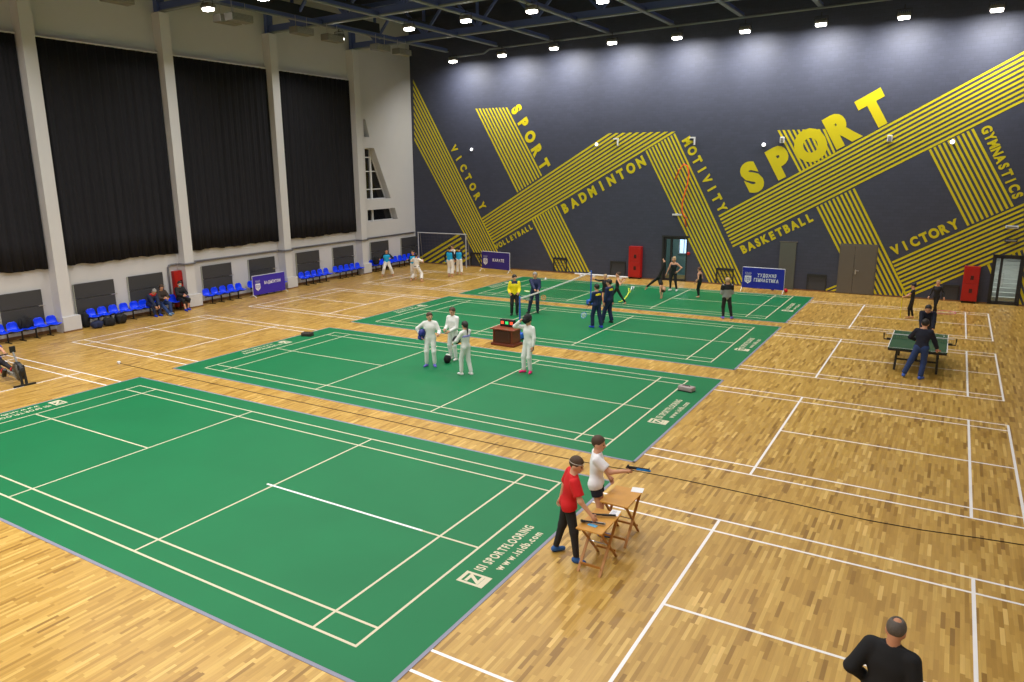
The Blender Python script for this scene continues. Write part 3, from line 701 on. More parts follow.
for x, y, row, i, zl in vis: lamp_light(x, y, LP_W*(1.3 if y > 30 else 1.0), z=zl-.12, tilt=22 if y > 30 else 0, spread=158 if y > 30 else 140, long=2.6 if y > 30 else 1)
def dim(x): return LP_W*(.4 if x > 16 else .75 if x > 12 else 1.0)
for x in (10.6, 13.9, 17.2, 20.5): lamp_light(x, 23.0, dim(x))
for x in (.5, 3.9, 7.2, 10.5, 13.9, 17.2, 20.5): lamp_light(x, 15.3, dim(x))
for y in (7.2, -1.0, -6.5):
    for x in (-6.5, -3.2, .2, 3.6, 7, 10.5, 13.9, 17.2, 20.5): lamp_light(x, y, dim(x))
# hanging air heaters along the curtained wall
for (px, py), lb in (((128, 2), 'first grey heater box under the roof, at the pillar behind the three seated people'), ((217, 19), 'second grey heater box under the roof from the camera side'), ((247, 21), 'third grey heater box under the roof, slung on a short rod'),
                     ((308, 33.5), 'fourth grey heater box under the roof from the camera side'), ((338, 40.5), 'fifth grey heater box under the roof, slung beside a lamp'), ((385, 49.5), 'sixth grey heater box under the roof, next to the last'), ((406, 54), 'last grey heater box under the roof, closest to the mural wall')):
    P = fl(px, py, 12.4); t = thing('heater', lb, 'heater', (P[0]+.1, P[1]+(.45 if px == 217 else -.5), 12.3), math.pi/2, 'grey heater boxes under the roof')
    b = MB(); b.rbox((0, 0, .12), (1.1, .5, .3), .03); b.build('heater_body', M_GREYMETAL, t)
    b = MB()
    for k in range(5): b.box((0, -.26, .03+k*.05), (1.0, .02, .012))
    b.build('grille', mat('pale_grille', (168, 164, 150), .5), t)
    b = MB()
    for x in (-.35, .35): b.tube([(x, 0, .25), (x, 0, .75)], .015, 6)
    b.build('hanger', M_CHROME, t)

# ---------------------------------------------------------------- banners
SHIELD = [(-.5, .5), (.5, .5), (.5, -.2), (.42, -.34), (.15, -.48), (0, -.6), (-.15, -.48), (-.42, -.34), (-.5, -.2)]
def banner(pts_floor, W, Hh, z0, cloth, texts, label, tw=None, tilt=.0):
    (xa, ya), (xb, yb) = pts_floor; ang = math.atan2(yb-ya, xb-xa); t = thing('banner_stand', label, 'banner', ((xa+xb)/2, (ya+yb)/2, 0), ang, 'emblem banner stands')
    b = MB(); b.box((0, 0, z0+Hh/2), (W, .03, Hh)); c = b.build('banner_cloth', cloth, t)
    f = MB()
    for x in (-W/2, W/2): f.tube([(x, .03, z0-.02), (x, .03, z0+Hh+.02)], .018, 6); f.tube([(x, -.2, .018), (x, .03, z0+.02), (x, .25, .018)], .018, 6)
    f.tube([(-W/2, .03, z0+Hh+.02), (W/2, .03, z0+Hh+.02)], .018, 6); f.build('frame', M_WHITEMETAL, t)
    e = MB(); sx = -W*.36; k = Hh*.36; zc = z0+Hh*.42
    e.prism([(sx+a*k*.9, -.017, zc+b_*k) for a, b_ in SHIELD], (0, -.003, 0))
    e.build('emblem_shield', M_WHITE, c, label='white shield emblem')
    e = MB(); e.prism([(sx+a*k*.62, -.021, zc+b_*k*.62) for a, b_ in SHIELD], (0, -.003, 0)); e.build('emblem_field', cloth, c)
    e = MB()
    for a in (-.17, .17): e.box((sx+a*k, -.026, zc+.05*k), (k*.12, .003, k*.5))
    e.box((sx, -.026, zc-.2*k), (k*.46, .003, k*.12)); e.box((sx, -.026, zc+.08*k), (k*.1, .003, k*.3)); e.build('emblem_figure', M_WHITE, c)
    e = MB(); e.box((sx, -.018, zc+k*.82), (k*.9, .004, k*.1)); e.box((sx, -.018, zc+k*.66), (k*.7, .004, k*.08))
    for a in (-.35, -.12, .12, .35): e.box((sx+a*k, -.018, zc+k*.95), (k*.12, .004, k*.12))
    e.build('emblem_crown', M_GREYPRINT, c, label='small grey emblem above the shield')
    e = MB()
    for tx, x0, z, cap, ln in texts: lettering(e, tx, (x0*W, -.019, z0+z*Hh), (1, 0, 0), (0, 0, 1), ln*W, cap*Hh, .045, prop=True)
    e.build('lettering', M_WHITE, c, label='white words')
    return t
def floor_xy(x, y): P = fl(x, y); return (P[0], P[1])
def xy_wall(s, off): P = LP(s, 0, off); return (P.x, P.y)
pa, pb = floor_xy(254, 297.5), floor_xy(285.5, 291.5)
# the violet banner stands in front of the seats of the curtained wall
La = np.hypot(pb[0]-pa[0], pb[1]-pa[1])
banner((pa, pb), La, .95, .1, M_PURPLE, [('БАДМІНТОН', -.16, .52, .15, .52)], 'violet banner with shield emblem in front of the blue seats')
pa, pb = floor_xy(482, 271), floor_xy(509.5, 273.8); La = np.hypot(pb[0]-pa[0], pb[1]-pa[1])
banner((pa, pb), La, 1.02, .2, M_NAVYBAN, [('КАРАТЕ', -.1, .46, .16, .42)], 'dark violet banner with shield emblem near the white goal')
pa, pb = floor_xy(741.5, 291), floor_xy(783, 294.5); La = np.hypot(pb[0]-pa[0], pb[1]-pa[1])
banner((pa, pb), La, 1.0, .2, M_ROYAL, [('ХУДОЖНЯ', -.14, .58, .16, .46), ('ГІМНАСТИКА', -.22, .34, .16, .6)], 'royal blue banner with two white words and shield emblem')
BANR = (pa, pb)

# ================================================================= PEOPLE
def smin(a, b, k): h = np.maximum(k-np.abs(a-b), 0)/k; return np.minimum(a, b)-h*h*k*.25
class Cap:
    """tapered capsule in an optional scaled frame; flat cuts its far end square"""
    def __init__(s, a, b, ra, rb, R=None, o=None, sc=None, flat=False, g='body'):
        s.a, s.b, s.ra, s.rb, s.R, s.o, s.sc, s.flat, s.g = np.array(a, float), np.array(b, float), ra, rb, R, o, sc, flat, g
    def d(s, P, inf=0.):
        Q = P
        if s.R is not None: Q = (P-s.o) @ s.R.T
        k = 1.
        if s.sc is not None: Q = Q/s.sc; k = float(min(s.sc))
        ab = s.b-s.a; l2 = float(ab@ab)
        h = np.clip(((Q-s.a)@ab)/l2, 0, 1) if l2 > 1e-9 else np.zeros(len(Q))
        d = np.linalg.norm(Q-s.a-h[:, None]*ab, axis=1)-(s.ra+(s.rb-s.ra)*h)-inf
        if s.flat and l2 > 1e-9: d = np.maximum(d, ((Q-s.b)@ab)/math.sqrt(l2)); d = np.maximum(d, -((Q-s.a)@ab)/math.sqrt(l2)-s.ra)
        return d*k
    def box(s):
        r = max(s.ra, s.rb)+.03
        pts = [s.a, s.b]
        if s.R is not None:
            w = []
            for p in pts: w.append(s.o+(p*(s.sc if s.sc is not None else 1))@s.R)
            pts = w
        return np.min(pts, axis=0)-r*1.25, np.max(pts, axis=0)+r*1.25
def surface(field, lo, hi, h):
    """closed surface where field = 0 (dual grid)"""
    lo = np.array(lo, float); n = np.maximum(np.ceil((np.array(hi)-lo)/h).astype(int)+1, 3)
    ax = [lo[i]+h*np.arange(n[i]) for i in range(3)]
    G = np.stack(np.meshgrid(*ax, indexing='ij'), -1).reshape(-1, 3)
    F = field(G).reshape(n); ins = F < 0
    c = [np.s_[:-1], np.s_[1:]]
    cnt = np.zeros(n-1); pos = np.zeros(tuple(n-1)+(3,))
    base = np.stack(np.meshgrid(*[np.arange(k-1) for k in n], indexing='ij'), -1).astype(float)
    for axis in range(3):
        o1, o2 = [a for a in range(3) if a != axis]
        for i in (0, 1):
            for j in (0, 1):
                sl0 = [None]*3; sl1 = [None]*3
                sl0[axis] = c[0]; sl1[axis] = c[1]; sl0[o1] = sl1[o1] = c[i]; sl0[o2] = sl1[o2] = c[j]
                f0, f1 = F[tuple(sl0)], F[tuple(sl1)]; x = (f0 < 0) != (f1 < 0)
                t = np.where(x, f0/np.where(np.abs(f0-f1) < 1e-12, 1, f0-f1), 0)
                off = np.zeros(tuple(n-1)+(3,)); off[..., axis] = t; off[..., o1] = i; off[..., o2] = j
                pos += np.where(x[..., None], off, 0); cnt += x
    act = cnt > 0; idx = -np.ones(tuple(n-1), int); idx[act] = np.arange(act.sum())
    V = lo+h*(base[act]+pos[act]/cnt[act][:, None])
    faces = []
    for axis in range(3):
        o1, o2 = (axis+1) % 3, (axis+2) % 3
        sl0 = [np.s_[1:-1]]*3; sl1 = [np.s_[1:-1]]*3; sl0[axis] = np.s_[:-1]; sl1[axis] = np.s_[1:]
        a, b = ins[tuple(sl0)], ins[tuple(sl1)]
        x = np.argwhere(a != b)
        if len(x) == 0: continue
        e = x.copy(); e[:, o1] += 1; e[:, o2] += 1
        q = []
        for d1, d2 in ((0, 0), (-1, 0), (-1, -1), (0, -1)):
            k = e.copy(); k[:, o1] += d1; k[:, o2] += d2; q.append(idx[k[:, 0], k[:, 1], k[:, 2]])
        q = np.stack(q, 1); fl_ = a[tuple(x.T)]
        q = np.where(fl_[:, None], q, q[:, ::-1]); q = q[(q >= 0).all(1)]; faces.append(q)
    return V, (np.concatenate(faces) if faces else np.zeros((0, 4), int))
def Rz(a): c, s = math.cos(a), math.sin(a); return np.array([[c, -s, 0], [s, c, 0], [0, 0, 1]])
def Rx(a): c, s = math.cos(a), math.sin(a); return np.array([[1, 0, 0], [0, c, -s], [0, s, c]])
def Ry(a): c, s = math.cos(a), math.sin(a); return np.array([[c, 0, s], [0, 1, 0], [-s, 0, c]])
def ik(S, T, l1, l2, hint):
    S, T, hint = np.array(S, float), np.array(T, float), np.array(hint, float); d = T-S; L = np.linalg.norm(d)
    if L > (l1+l2)*.999: T = S+d/L*(l1+l2)*.999; d = T-S; L = np.linalg.norm(d)
    u = d/L; a = (l1*l1-l2*l2+L*L)/(2*L); hh = math.sqrt(max(l1*l1-a*a, 1e-8))
    p = hint-u*(hint@u); p = p/max(np.linalg.norm(p), 1e-6)
    return S+u*a+p*hh, T
def hand_mesh(mb, W, fd, up, side, curl, k=1.0):
    """palm, four unequal bent fingers and a thumb from the side of the palm"""
    fd = Vector(fd).normalized(); n = Vector(up); n = (n-fd*n.dot(fd)).normalized(); sd = fd.cross(n)*side; W = Vector(W)   # n = back of the hand, sd = towards the thumb
    mb.tube([W-fd*.02, W+fd*.012, W+fd*.05, W+fd*.088], [.026, .03, .036, .032], 8)
    wd = .082
    for i, ln in enumerate((.072, .08, .075, .058)):
        b = W+fd*.085+sd*(wd*(.375-.25*i)); dirv = fd.copy(); p = [b-fd*.02, b]; q = b
        for j, f in enumerate((.45, .32, .23)):
            ang = curl*(.75, 1.0, .7)[j]; dirv = (dirv*math.cos(ang)-n*math.sin(ang)).normalized() if j == 0 else (Matrix.Rotation(0, 3, 'X') @ dirv)
            if j > 0:
                m_ = dirv.cross(sd).normalized(); m_ = m_ if m_.dot(n) > 0 or curl > .9 else m_
                t_ = fd.cross(n); a_ = Matrix.Rotation(-ang if t_.dot(t_) else 0, 3, t_.normalized()); dirv = (a_ @ dirv).normalized()
            q = q+dirv*ln*f; p.append(q)
        mb.tube(p, [.0105, .0105, .0098, .009, .0075], 6)
    b = W+fd*.025+sd*.032; d1 = (fd*.7+sd*.7-n*.25).normalized(); d2 = (fd*.9+sd*.2-n*.35*(1+curl)).normalized()
    mb.tube([b-sd*.015, b, b+d1*.036, b+d1*.036+d2*.03], [.014, .0135, .0115, .009], 6)
SKIN = mat('skin', (214, 158, 126), .55, noise=.04); SKIN2 = mat('sunned_skin', (198, 138, 104), .55, noise=.04)
EYE = mat('dark_eye', (40, 30, 26), .3); LIP = mat('lip', (176, 96, 88), .5)
def person(label, pos, face, H=1.75, pel=(0, 0), ph=.95, lean=0, side=0, twist=0, head=(0, 0), lf=(-.11, 0, 0, 8), rf=(.11, 0, 0, -8), lh=(-.27, .02, .8), rh=(.27, .02, .8),
           le=(-.35, -.9, -.7), re=(.35, -.9, -.7), lk=(-.1, 1, 0), rk=(.1, 1, 0), curl=.45, res=.021, clothes=(), hair=None, skin=None, shoes=None, shoe_h=.0, group=None, slim=1.0, pel_tilt=0, extra=None, curls=None, toes=None, bare=False, face_on=True, hs=1.1):
    k = H/1.75; t = thing('person', label, 'person', (pos[0], pos[1], pos[2] if len(pos) > 2 else 0), math.radians(face)-math.pi/2, group)
    skin = skin or SKIN
    # skeleton (standing height 1.75 = unit frame, scaled by k at the end)
    P = np.array([pel[0], pel[1], ph])
    Rp = Rz(math.radians(twist*.3)) @ Ry(math.radians(side*.3)) @ Rx(-math.radians(lean*.35+pel_tilt))
    Rc = Rz(math.radians(twist)) @ Ry(math.radians(side)) @ Rx(-math.radians(lean))
    C = lambda x, y, z: P+Rc@np.array([x, y, z])
    Pv = lambda x, y, z: P+Rp@np.array([x, y, z])
    sl = slim
    A = []
    fr = dict(R=Rc.T, o=P, sc=np.array([1, .68, 1]))
    pr_ = dict(R=Rp.T, o=P, sc=np.array([1, .76, 1]))
    torso = [Cap((-.07*sl, 0, -.01), (.07*sl, 0, -.01), .1*sl, .1*sl, g='torso', **pr_), Cap((0, 0, .06), (0, .01, .3), .132*sl, .15*sl, g='torso', **fr),
             Cap((-.062*sl, .01, .33), (.062*sl, .01, .33), .118*sl, .118*sl, g='torso', **fr), Cap((-.125*sl, -.01, .452), (.125*sl, -.01, .452), .06, .06, g='torso', **fr), Cap((0, -.02, .44), (0, -.01, .53), .075, .052, g='torso', **fr)]
    Hd = np.array(C(0, .025, .662)); Rh = Rc @ Rz(math.radians(head[0])) @ Rx(math.radians(head[1]))
    if abs(lean) > 25: Hd = np.array(C(0, .035, .665))
    HS = hs
    nk = Cap(C(0, -.01, .48), Hd+Rh@np.array([0, -.025, -.07]), .056, .053, g='neck')
    hf = dict(R=Rh.T, o=Hd)
    headp = [Cap((0, -.014, .03), (0, -.012, .03), 1, 1, sc=np.array([.076, .096, .094]), g='head', **hf), Cap((0, .012, -.015), (0, .04, -.078), .066, .04, g='head', **hf),
             Cap((0, .086, .004), (0, .104, -.028), .009, .014, g='head', **hf), Cap((-.078, -.012, -.005), (-.08, -.014, -.02), .6, .6, sc=np.array([.014, .03, .038]), g='head', **hf), Cap((.078, -.012, -.005), (.08, -.014, -.02), .6, .6, sc=np.array([.014, .03, .038]), g='head', **hf)]
    for q in headp:
        q.a = q.a*HS; q.b = q.b*HS; q.ra *= HS if q.sc is None else 1; q.rb *= HS if q.sc is None else 1
        if q.sc is not None: q.sc = q.sc*HS
    for q in headp[3:]: q.a = q.a/q.sc; q.b = q.b/q.sc
    headp[0].a = headp[0].a/headp[0].sc; headp[0].b = headp[0].b/headp[0].sc
    arms = []; hands = []
    for sx, T, hint in ((-1, lh, le), (1, rh, re)):
        S = C(sx*.178*sl, -.005, .448); E_, Wt = ik(S, np.array(T), .295, .265, hint)
        arms.append((S, E_, Wt, Cap(S, E_, .053*sl, .043*sl, g='uarm'), Cap(E_, Wt, .043*sl, .029*sl, g='farm')))
    legs = []
    for sx, f, hint in ((-1, lf, lk), (1, rf, rk)):
        Hj = Pv(sx*.088*sl, 0, -.035); An = np.array([f[0], f[1], f[2]+.085]); K, An = ik(Hj, An, .425, .42, hint)
        ya = math.radians(f[3]); pit = math.radians(f[4]) if len(f) > 4 else 0
        td = np.array([-math.sin(ya)*math.cos(pit), math.cos(ya)*math.cos(pit), math.sin(pit)]); dn = np.array([math.sin(ya)*math.sin(pit), -math.cos(ya)*math.sin(pit), math.cos(pit)])
        Fd = (td, dn)
        legs.append((Hj, K, An, Cap(Hj, K, .084*sl, .056*sl, g='thigh'), Cap(K, An, .056*sl, .037, g='shin'), Fd, Cap(An-dn*.045-td*.02, An-dn*.055+td*.13, .035, .026, g='foot')))
    body = torso+[nk]+headp+[c for a in arms for c in a[3:5]]+[c for l in legs for c in (l[3], l[4], l[6])]
    def bounds(cs, pad=.03):
        B = [c.box() for c in cs if not (c.sc is not None and max(c.sc) < .2)]
        B += [(Hd-.19, Hd+.2)] if any(c.g == 'head' for c in cs) else []
        return np.min([b[0] for b in B], 0)-pad, np.max([b[1] for b in B], 0)+pad
    def union(cs, kk, inf=0.):
        def f(Pt):
            r = None
            for c in cs:
                d = c.d(Pt, inf if c.sc is None or max(c.sc) > .2 else 0); r = d if r is None else smin(r, d, kk)
            return r
        return f
    def emit(name, fld, cs, m_, pad=.03, hands_=False, res_=None, label=None, only=None):
        lo, hi = bounds(cs, pad); V, F = surface(fld, lo, hi, res_ or res)
        b = MB(); b.add(V*k, F.tolist())
        if hands_:
            for (S, E_, Wt, *_), sx, tw in zip(arms, (-1, 1), (0, 1)):
                hb = MB(); fdv = Wt-E_; out = Rc@np.array([sx, .25, .1]); cl = curls[tw] if curls else curl
                hand_mesh(hb, Wt, fdv, out, -sx if sx > 0 else -sx, cl); b.add([tuple(c*k for c in v) for v in hb.v], hb.f)
        return b.build(name, m_, t, smooth=True, label=label)
    emit('body', union(body, .035), body, skin, hands_=True)
    # face
    if face_on:
        b = MB(); W_ = lambda x, y, z: tuple((Hd+Rh@np.array([x, y, z])*HS)*k)
        for sx in (-1, 1): b.ball(W_(sx*.031, .083, .008), .011*k, 8, 6)
        b.build('eyes', EYE, t, smooth=True)
        b = MB(); b.ball(W_(0, .082, -.058), (.024*k, .011*k, .008*k), 8, 6); b.build('mouth', LIP, t, smooth=True)
    # clothes
    for c in clothes:
        kind, m_ = c[0], c[1]; o = dict(c[2]) if len(c) > 2 else {}
        inf = o.get('inf', .014); nm_ = o.get('name', kind)
        if kind == 'top':
            hem, sleeve, neck = o.get('hem', -.06), o.get('sleeve', 1.0), o.get('neck', .515)
            core = torso+([legs[0][3], legs[1][3]] if o.get('skirt') else [])
            sk = o.get('skirt', 0)
            fr2 = union(torso, .05, inf)
            sl_ = []
            for S, E_, Wt, ua, fa in arms:
                if sleeve >= 1: sl_ += [Cap(S, E_, ua.ra, ua.rb), Cap(E_, E_+(Wt-E_)*min(1, sleeve)*.97, fa.ra, fa.rb+.004, flat=True)]
                elif sleeve > 0: sl_ += [Cap(S, S+(E_-S)*sleeve, ua.ra, ua.rb+.012, flat=True)]
            if sk: hips = [Cap(l[0], l[0]+(l[1]-l[0])*sk, l[3].ra+.012, l[3].rb+.03, flat=True) for l in legs]
            def fld(Pt, fr2=fr2, sl_=sl_, hem=hem, neck=neck):
                Q = (Pt-P) @ Rc; d = np.maximum(fr2(Pt), np.maximum(hem-Q[:, 2], Q[:, 2]-neck))
                if o.get('scoop'):   # low neckline / bare shoulders
                    d = np.maximum(d, Q[:, 2]-(.40-.25*np.maximum(0, .1-np.abs(Q[:, 0]))) )
                if sl_: d = smin(d, union(sl_, .03, inf)(Pt), .03)
                if sk: d = smin(d, union(hips, .05, inf)(Pt), .04)
                return d
            emit(nm_, fld, torso+sl_+(hips if sk else []), m_, .05)
        elif kind == 'bottom':
            leg = o.get('leg', 1.0); cs = []; hi = o.get('waist', .09)
            for Hj, K, An, th, sh, *_ in legs:
                if leg > .55: cs += [Cap(Hj, K, th.ra, th.rb+.006), Cap(K, K+(An-K)*min(1, (leg-.5)*2)*.97, sh.ra+.004, sh.rb+o.get('flare', .008), flat=True)]
                else: cs += [Cap(Hj, Hj+(K-Hj)*leg, th.ra, th.rb+.022, flat=True)]
            tf = union([torso[0], torso[1]], .05, inf); lf_ = union(cs, .035, inf)
            def fld(Pt, tf=tf, lf_=lf_, hi=hi):
                Q = (Pt-P) @ Rp; return smin(np.maximum(tf(Pt), Q[:, 2]-hi), lf_(Pt), .04)
            emit(nm_, fld, [torso[0]]+cs, m_, .05)
        elif kind == 'belt':
            z0, z1 = o.get('z', (.0, .055)); tf = union(torso, .05, inf)
            emit(nm_, lambda Pt: np.maximum(tf(Pt), np.maximum(z0-((Pt-P)@Rc)[:, 2], ((Pt-P)@Rc)[:, 2]-z1)), torso[:2], m_, .06, res_=min(res, .016))
        elif kind == 'yoke':   # coloured panel of a jacket, worn just over it
            z0, z1 = o['z']; tf = union(torso, .05, inf)
            arm_ = [Cap(a[0], a[0]+(a[1]-a[0])*.55, .053, .05, flat=True) for a in arms] if o.get('arms') else []
            def fld(Pt):
                Q = (Pt-P)@Rc; d = np.maximum(tf(Pt), np.maximum(z0-Q[:, 2], Q[:, 2]-z1))
                return smin(d, union(arm_, .03, inf)(Pt), .02) if arm_ else d
            emit(nm_, fld, torso+arm_, m_, .06)
        elif kind == 'cuffs':
            cs = [Cap(a[1]+(a[2]-a[1])*.55, a[2], a[4].rb+.008, a[4].rb+.004, flat=True) for a in arms]; emit(nm_, union(cs, .01, inf), cs, m_)
        elif kind == 'socks':
            cs = [Cap(l[1]+(l[2]-l[1])*o.get('from', .3), l[2], l[4].ra*.93, l[4].rb, flat=False) for l in legs]; emit(nm_, union(cs, .01, inf), cs, m_)
        elif kind == 'gloves':
            b = MB()
            for (S, E_, Wt, *_), sx in zip(arms, (-1, 1)):
                if o.get('which') and o['which'] != sx: continue
                b.ball(tuple((Wt+(Wt-E_)/np.linalg.norm(Wt-E_)*.06)*k), (.06*k,)*3, 10, 8)
                b.tube([tuple(k*(Wt-(Wt-E_)*.25)), tuple(k*(Wt+(Wt-E_)*.12))], [.05*k, .042*k], 8)
            b.build(nm_, m_, t, smooth=True)
    # shoes or bare feet
    if shoes:
        for l in legs:
            td, dn = l[5]; An = l[2]; c1 = Cap(An-dn*.04-td*.035, An-dn*.05+td*.135, .047, .037); c2 = Cap(An+dn*.0, An-dn*.04, .043, .045)
            f_ = lambda Pt: np.maximum(smin(c1.d(Pt), c2.d(Pt), .03), ((An-dn*.083)-Pt)@dn)
            emit('shoe', f_, [c1, c2], shoes, .02, res_=min(res, .014))
    if hair:
        m_, style = hair[0], hair[1]
        def fld(Pt):
            Q = (Pt-Hd)@Rh/HS; d = np.linalg.norm((Q-np.array([0, -.016, .034]))/np.array([.09, .11, .106]), axis=1)*.09-.09
            cutp = np.maximum((1.05*(Q[:, 1]+.0)-Q[:, 2]-.02)/1.45, (-.105 if style == 'balding' else -.085)-Q[:, 2])
            d = np.maximum(d, cutp)
            if style == 'balding':
                d = np.maximum(d, .047-np.linalg.norm(Q-np.array([.0, -.065, .128]), axis=1))
            if style in ('long', 'tail', 'bob'):
                if style == 'bob': d2 = np.maximum(np.linalg.norm((Q-np.array([0, -.03, -.02]))/np.array([.095, .09, .13]), axis=1)*.09-.09, Q[:, 1]-.03); d = smin(d, d2, .03)
                if style == 'tail':
                    d = smin(d, Cap((0, -.1, .04), (0, -.15, -.1), .032, .02).d(Q), .03); d = smin(d, Cap((0, -.15, -.1), (0, -.13, -.26), .024, .012).d(Q), .02)
                if style == 'long': d = smin(d, Cap((0, -.08, 0), (0, -.1, -.22), .075, .05).d(Q), .03)
            if style == 'bun': d = smin(d, np.linalg.norm(Q-np.array([0, -.095, .1]), axis=1)-.042, .02)
            return d
        lo, hi = Hd-.2, Hd+.2; lo = lo-np.array([.0, .0, .14])
        lo, hi = np.minimum(lo, Hd-.22), np.maximum(hi, Hd+.22)
        V, F = surface(fld, lo, hi, min(res, .016)); b = MB(); b.add(V*k, F.tolist()); b.build('hair', m_, t, smooth=True)
    info = dict(root=t, k=k, arms=arms, legs=legs, Hd=Hd, Rh=Rh, P=P, Rc=Rc, face=math.radians(face)-math.pi/2, pos=pos)
    return info
def to_world(I, p):
    """unit-frame body point -> world"""
    q = Rz(I['face']) @ (np.array(p)*I['k']); z = I['pos'][2] if len(I['pos']) > 2 else 0
    return Vector((q[0]+I['pos'][0], q[1]+I['pos'][1], q[2]+z))
def hand_point(I, w, d=.07):
    S, E_, Wt, *_ = I['arms'][w]; u = (Wt-E_)/np.linalg.norm(Wt-E_); return to_world(I, Wt+u*d)
def head_at(x, y, H): P = fl(x, y, H); return (P[0], P[1])
# cloth colours
C_WHITE = mat('white_cotton', (236, 234, 238), .85, noise=.03); C_RED = mat('red_cotton', (206, 18, 26), .8, noise=.05); C_NAVYSHORT = mat('navy_shorts_cloth', (26, 30, 48), .8)
C_LEGG = mat('black_leggings', (30, 28, 32), .75); C_SUIT = mat('black_suit_wool', (20, 20, 24), .85, noise=.08); C_FENCE = mat('white_fencing_cloth', (226, 226, 222), .75, noise=.04, nscale=5)
C_NAVY = mat('navy_tracksuit', (20, 34, 74), .75); C_YEL = mat('yellow_sports_jacket', (236, 214, 10), .7); C_GI = mat('white_karate_cloth', (232, 228, 220), .85)
C_CYAN = mat('cyan_vest_cloth', (20, 170, 226), .7); C_GREY = mat('grey_knit', (150, 150, 146), .9); C_BROWN = mat('dark_brown_jacket_cloth', (58, 46, 38), .85); C_JEANS = mat('blue_denim', (40, 62, 112), .85, noise=.12)
C_DARKNAVY = mat('dark_navy_jersey', (22, 26, 44), .85); C_NAVYJACKET = mat('navy_padded_jacket', (26, 36, 66), .8)
S_BLUE = mat('blue_sneaker', (34, 86, 150), .6); S_PINK = mat('pink_sneaker', (240, 20, 120), .5); S_PURP = mat('lilac_sneaker', (110, 100, 200), .6); S_DARK = mat('dark_sneaker', (40, 40, 44), .6); S_WHITE = mat('white_sneaker', (222, 218, 214), .6); S_ROYAL = mat('royal_blue_sneaker', (36, 60, 200), .5); S_SKY = mat('pale_blue_shoe', (110, 140, 180), .6); S_REDSHOE = mat('red_sneaker', (190, 40, 40), .6)
H_BROWN = mat('brown_hair', (74, 54, 38), .7, noise=.25, nscale=40); H_DARK = mat('dark_hair', (34, 28, 26), .6, noise=.2, nscale=40); H_GREY = mat('greying_hair', (92, 84, 78), .7, noise=.3, nscale=50); H_BLOND = mat('fair_hair', (176, 148, 110), .7, noise=.2, nscale=40); H_SILVER = mat('silver_hair', (150, 144, 138), .7, noise=.2, nscale=40); H_AUBURN = mat('auburn_hair', (96, 60, 40), .65, noise=.2, nscale=40)

# --- the two pistol shooters
px, py = head_at(600, 437, 1.74)
SH = person('person in white T-shirt and navy shorts aiming a pistol with outstretched arm', (px, py), 10, 1.75, pel=(0, -.05), lean=1, twist=14, head=(-18, -4), lf=(-.13, -.05, 0, 14), rf=(.13, .1, 0, 4),
       rh=(.08, .47, 1.23), re=(.4, 0, -1), lh=(-.24, .12, .95), le=(-.8, -.6, 0), curl=.5, curls=(.5, 1.15), res=.0125, clothes=[('top', C_WHITE, dict(sleeve=.7, hem=-.17, inf=.03, skirt=.16, name='t_shirt')), ('bottom', C_NAVYSHORT, dict(leg=.48, inf=.018, name='shorts'))], hair=(H_BROWN, 'short'), shoes=S_BLUE)
P = fl(566, 555); px, py = P[0], P[1]
RD = person('person in red T-shirt and black leggings reaching to the near table', (px, py), 36, 1.75, pel=(.03, .02), lean=8, side=6, head=(-34, -6), lf=(-.13, -.15, 0, 10), rf=(.25, .12, 0, -34),
       rh=(.44, .3, .91), re=(.5, -.8, -.4), lh=(-.27, -.06, .86), le=(-.4, -1, 0), res=.0125, clothes=[('top', C_RED, dict(sleeve=.75, hem=-.16, inf=.032, skirt=.14, name='t_shirt')), ('bottom', C_LEGG, dict(leg=1.0, inf=.008, flare=.004, name='leggings'))], hair=(H_BROWN, 'short'), shoes=S_BLUE)
hb = RD; pts = []
for a in range(20):
    an = 2*math.pi*a/20; pts.append(Vector((hb['Hd']+hb['Rh']@np.array([.1*math.cos(an), -.016+.121*math.sin(an), .05+.012*math.sin(an)]))*hb['k']))
bm_ = MB(); bm_.tube(pts, .006, 6, closed=True); bm_.build('headband', mat('pale_headband', (176, 168, 160), .7), RD['root'], smooth=True, label='thin white headband')
# pistol in the shooter's hand
def pistol(label, P, d, up, barrel, body=M_BLACK, s=1.0):
    d = Vector(d).normalized(); up = Vector(up); up = (up-d*up.dot(d)).normalized(); sd = d.cross(up); R = Matrix((d, sd, up)).transposed(); P = Vector(P)
    t = thing('air_pistol', label, 'pistol', P)
    f = MB(); L = lambda x, y, z: R@Vector((x*s, y*s, z*s))
    f.rbox(L(.02, 0, .05), (.2*s, .034*s, .05*s), .008, M=R); f.build('receiver', body, t)
    g = MB(); g.rbox(L(-.04, 0, -.02), (.06*s, .04*s, .12*s), .014, M=R @ Matrix.Rotation(.25, 3, 'Y')); g.rbox(L(-.07, 0, .035), (.05*s, .05*s, .03*s), .01, M=R); g.build('grip', mat('walnut_grip', (70, 44, 30), .5), t)
    c = MB(); c.tube([L(.1, 0, .035), L(.36, 0, .035)], .021*s, 10); c.build('air_cylinder', barrel, t, smooth=True)
    c = MB(); c.tube([L(.1, 0, .066), L(.34, 0, .066)], .01*s, 8); c.box(L(.33, 0, .085), (.012*s, .012*s, .03*s), M=R); c.box(L(-.05, 0, .085), (.03*s, .03*s, .02*s), M=R); c.build('barrel', body, t)
    q = MB(); q.tube([L(.03+.028*math.cos(a*.5), 0, .018+.026*math.sin(a*.5)) for a in range(7, 14)], .004*s, 6); q.build('trigger_guard', body, t)
    return t
hp = hand_point(SH, 1, .075); fw = Vector((math.cos(SH['face']+math.pi/2), math.sin(SH['face']+math.pi/2), .0))
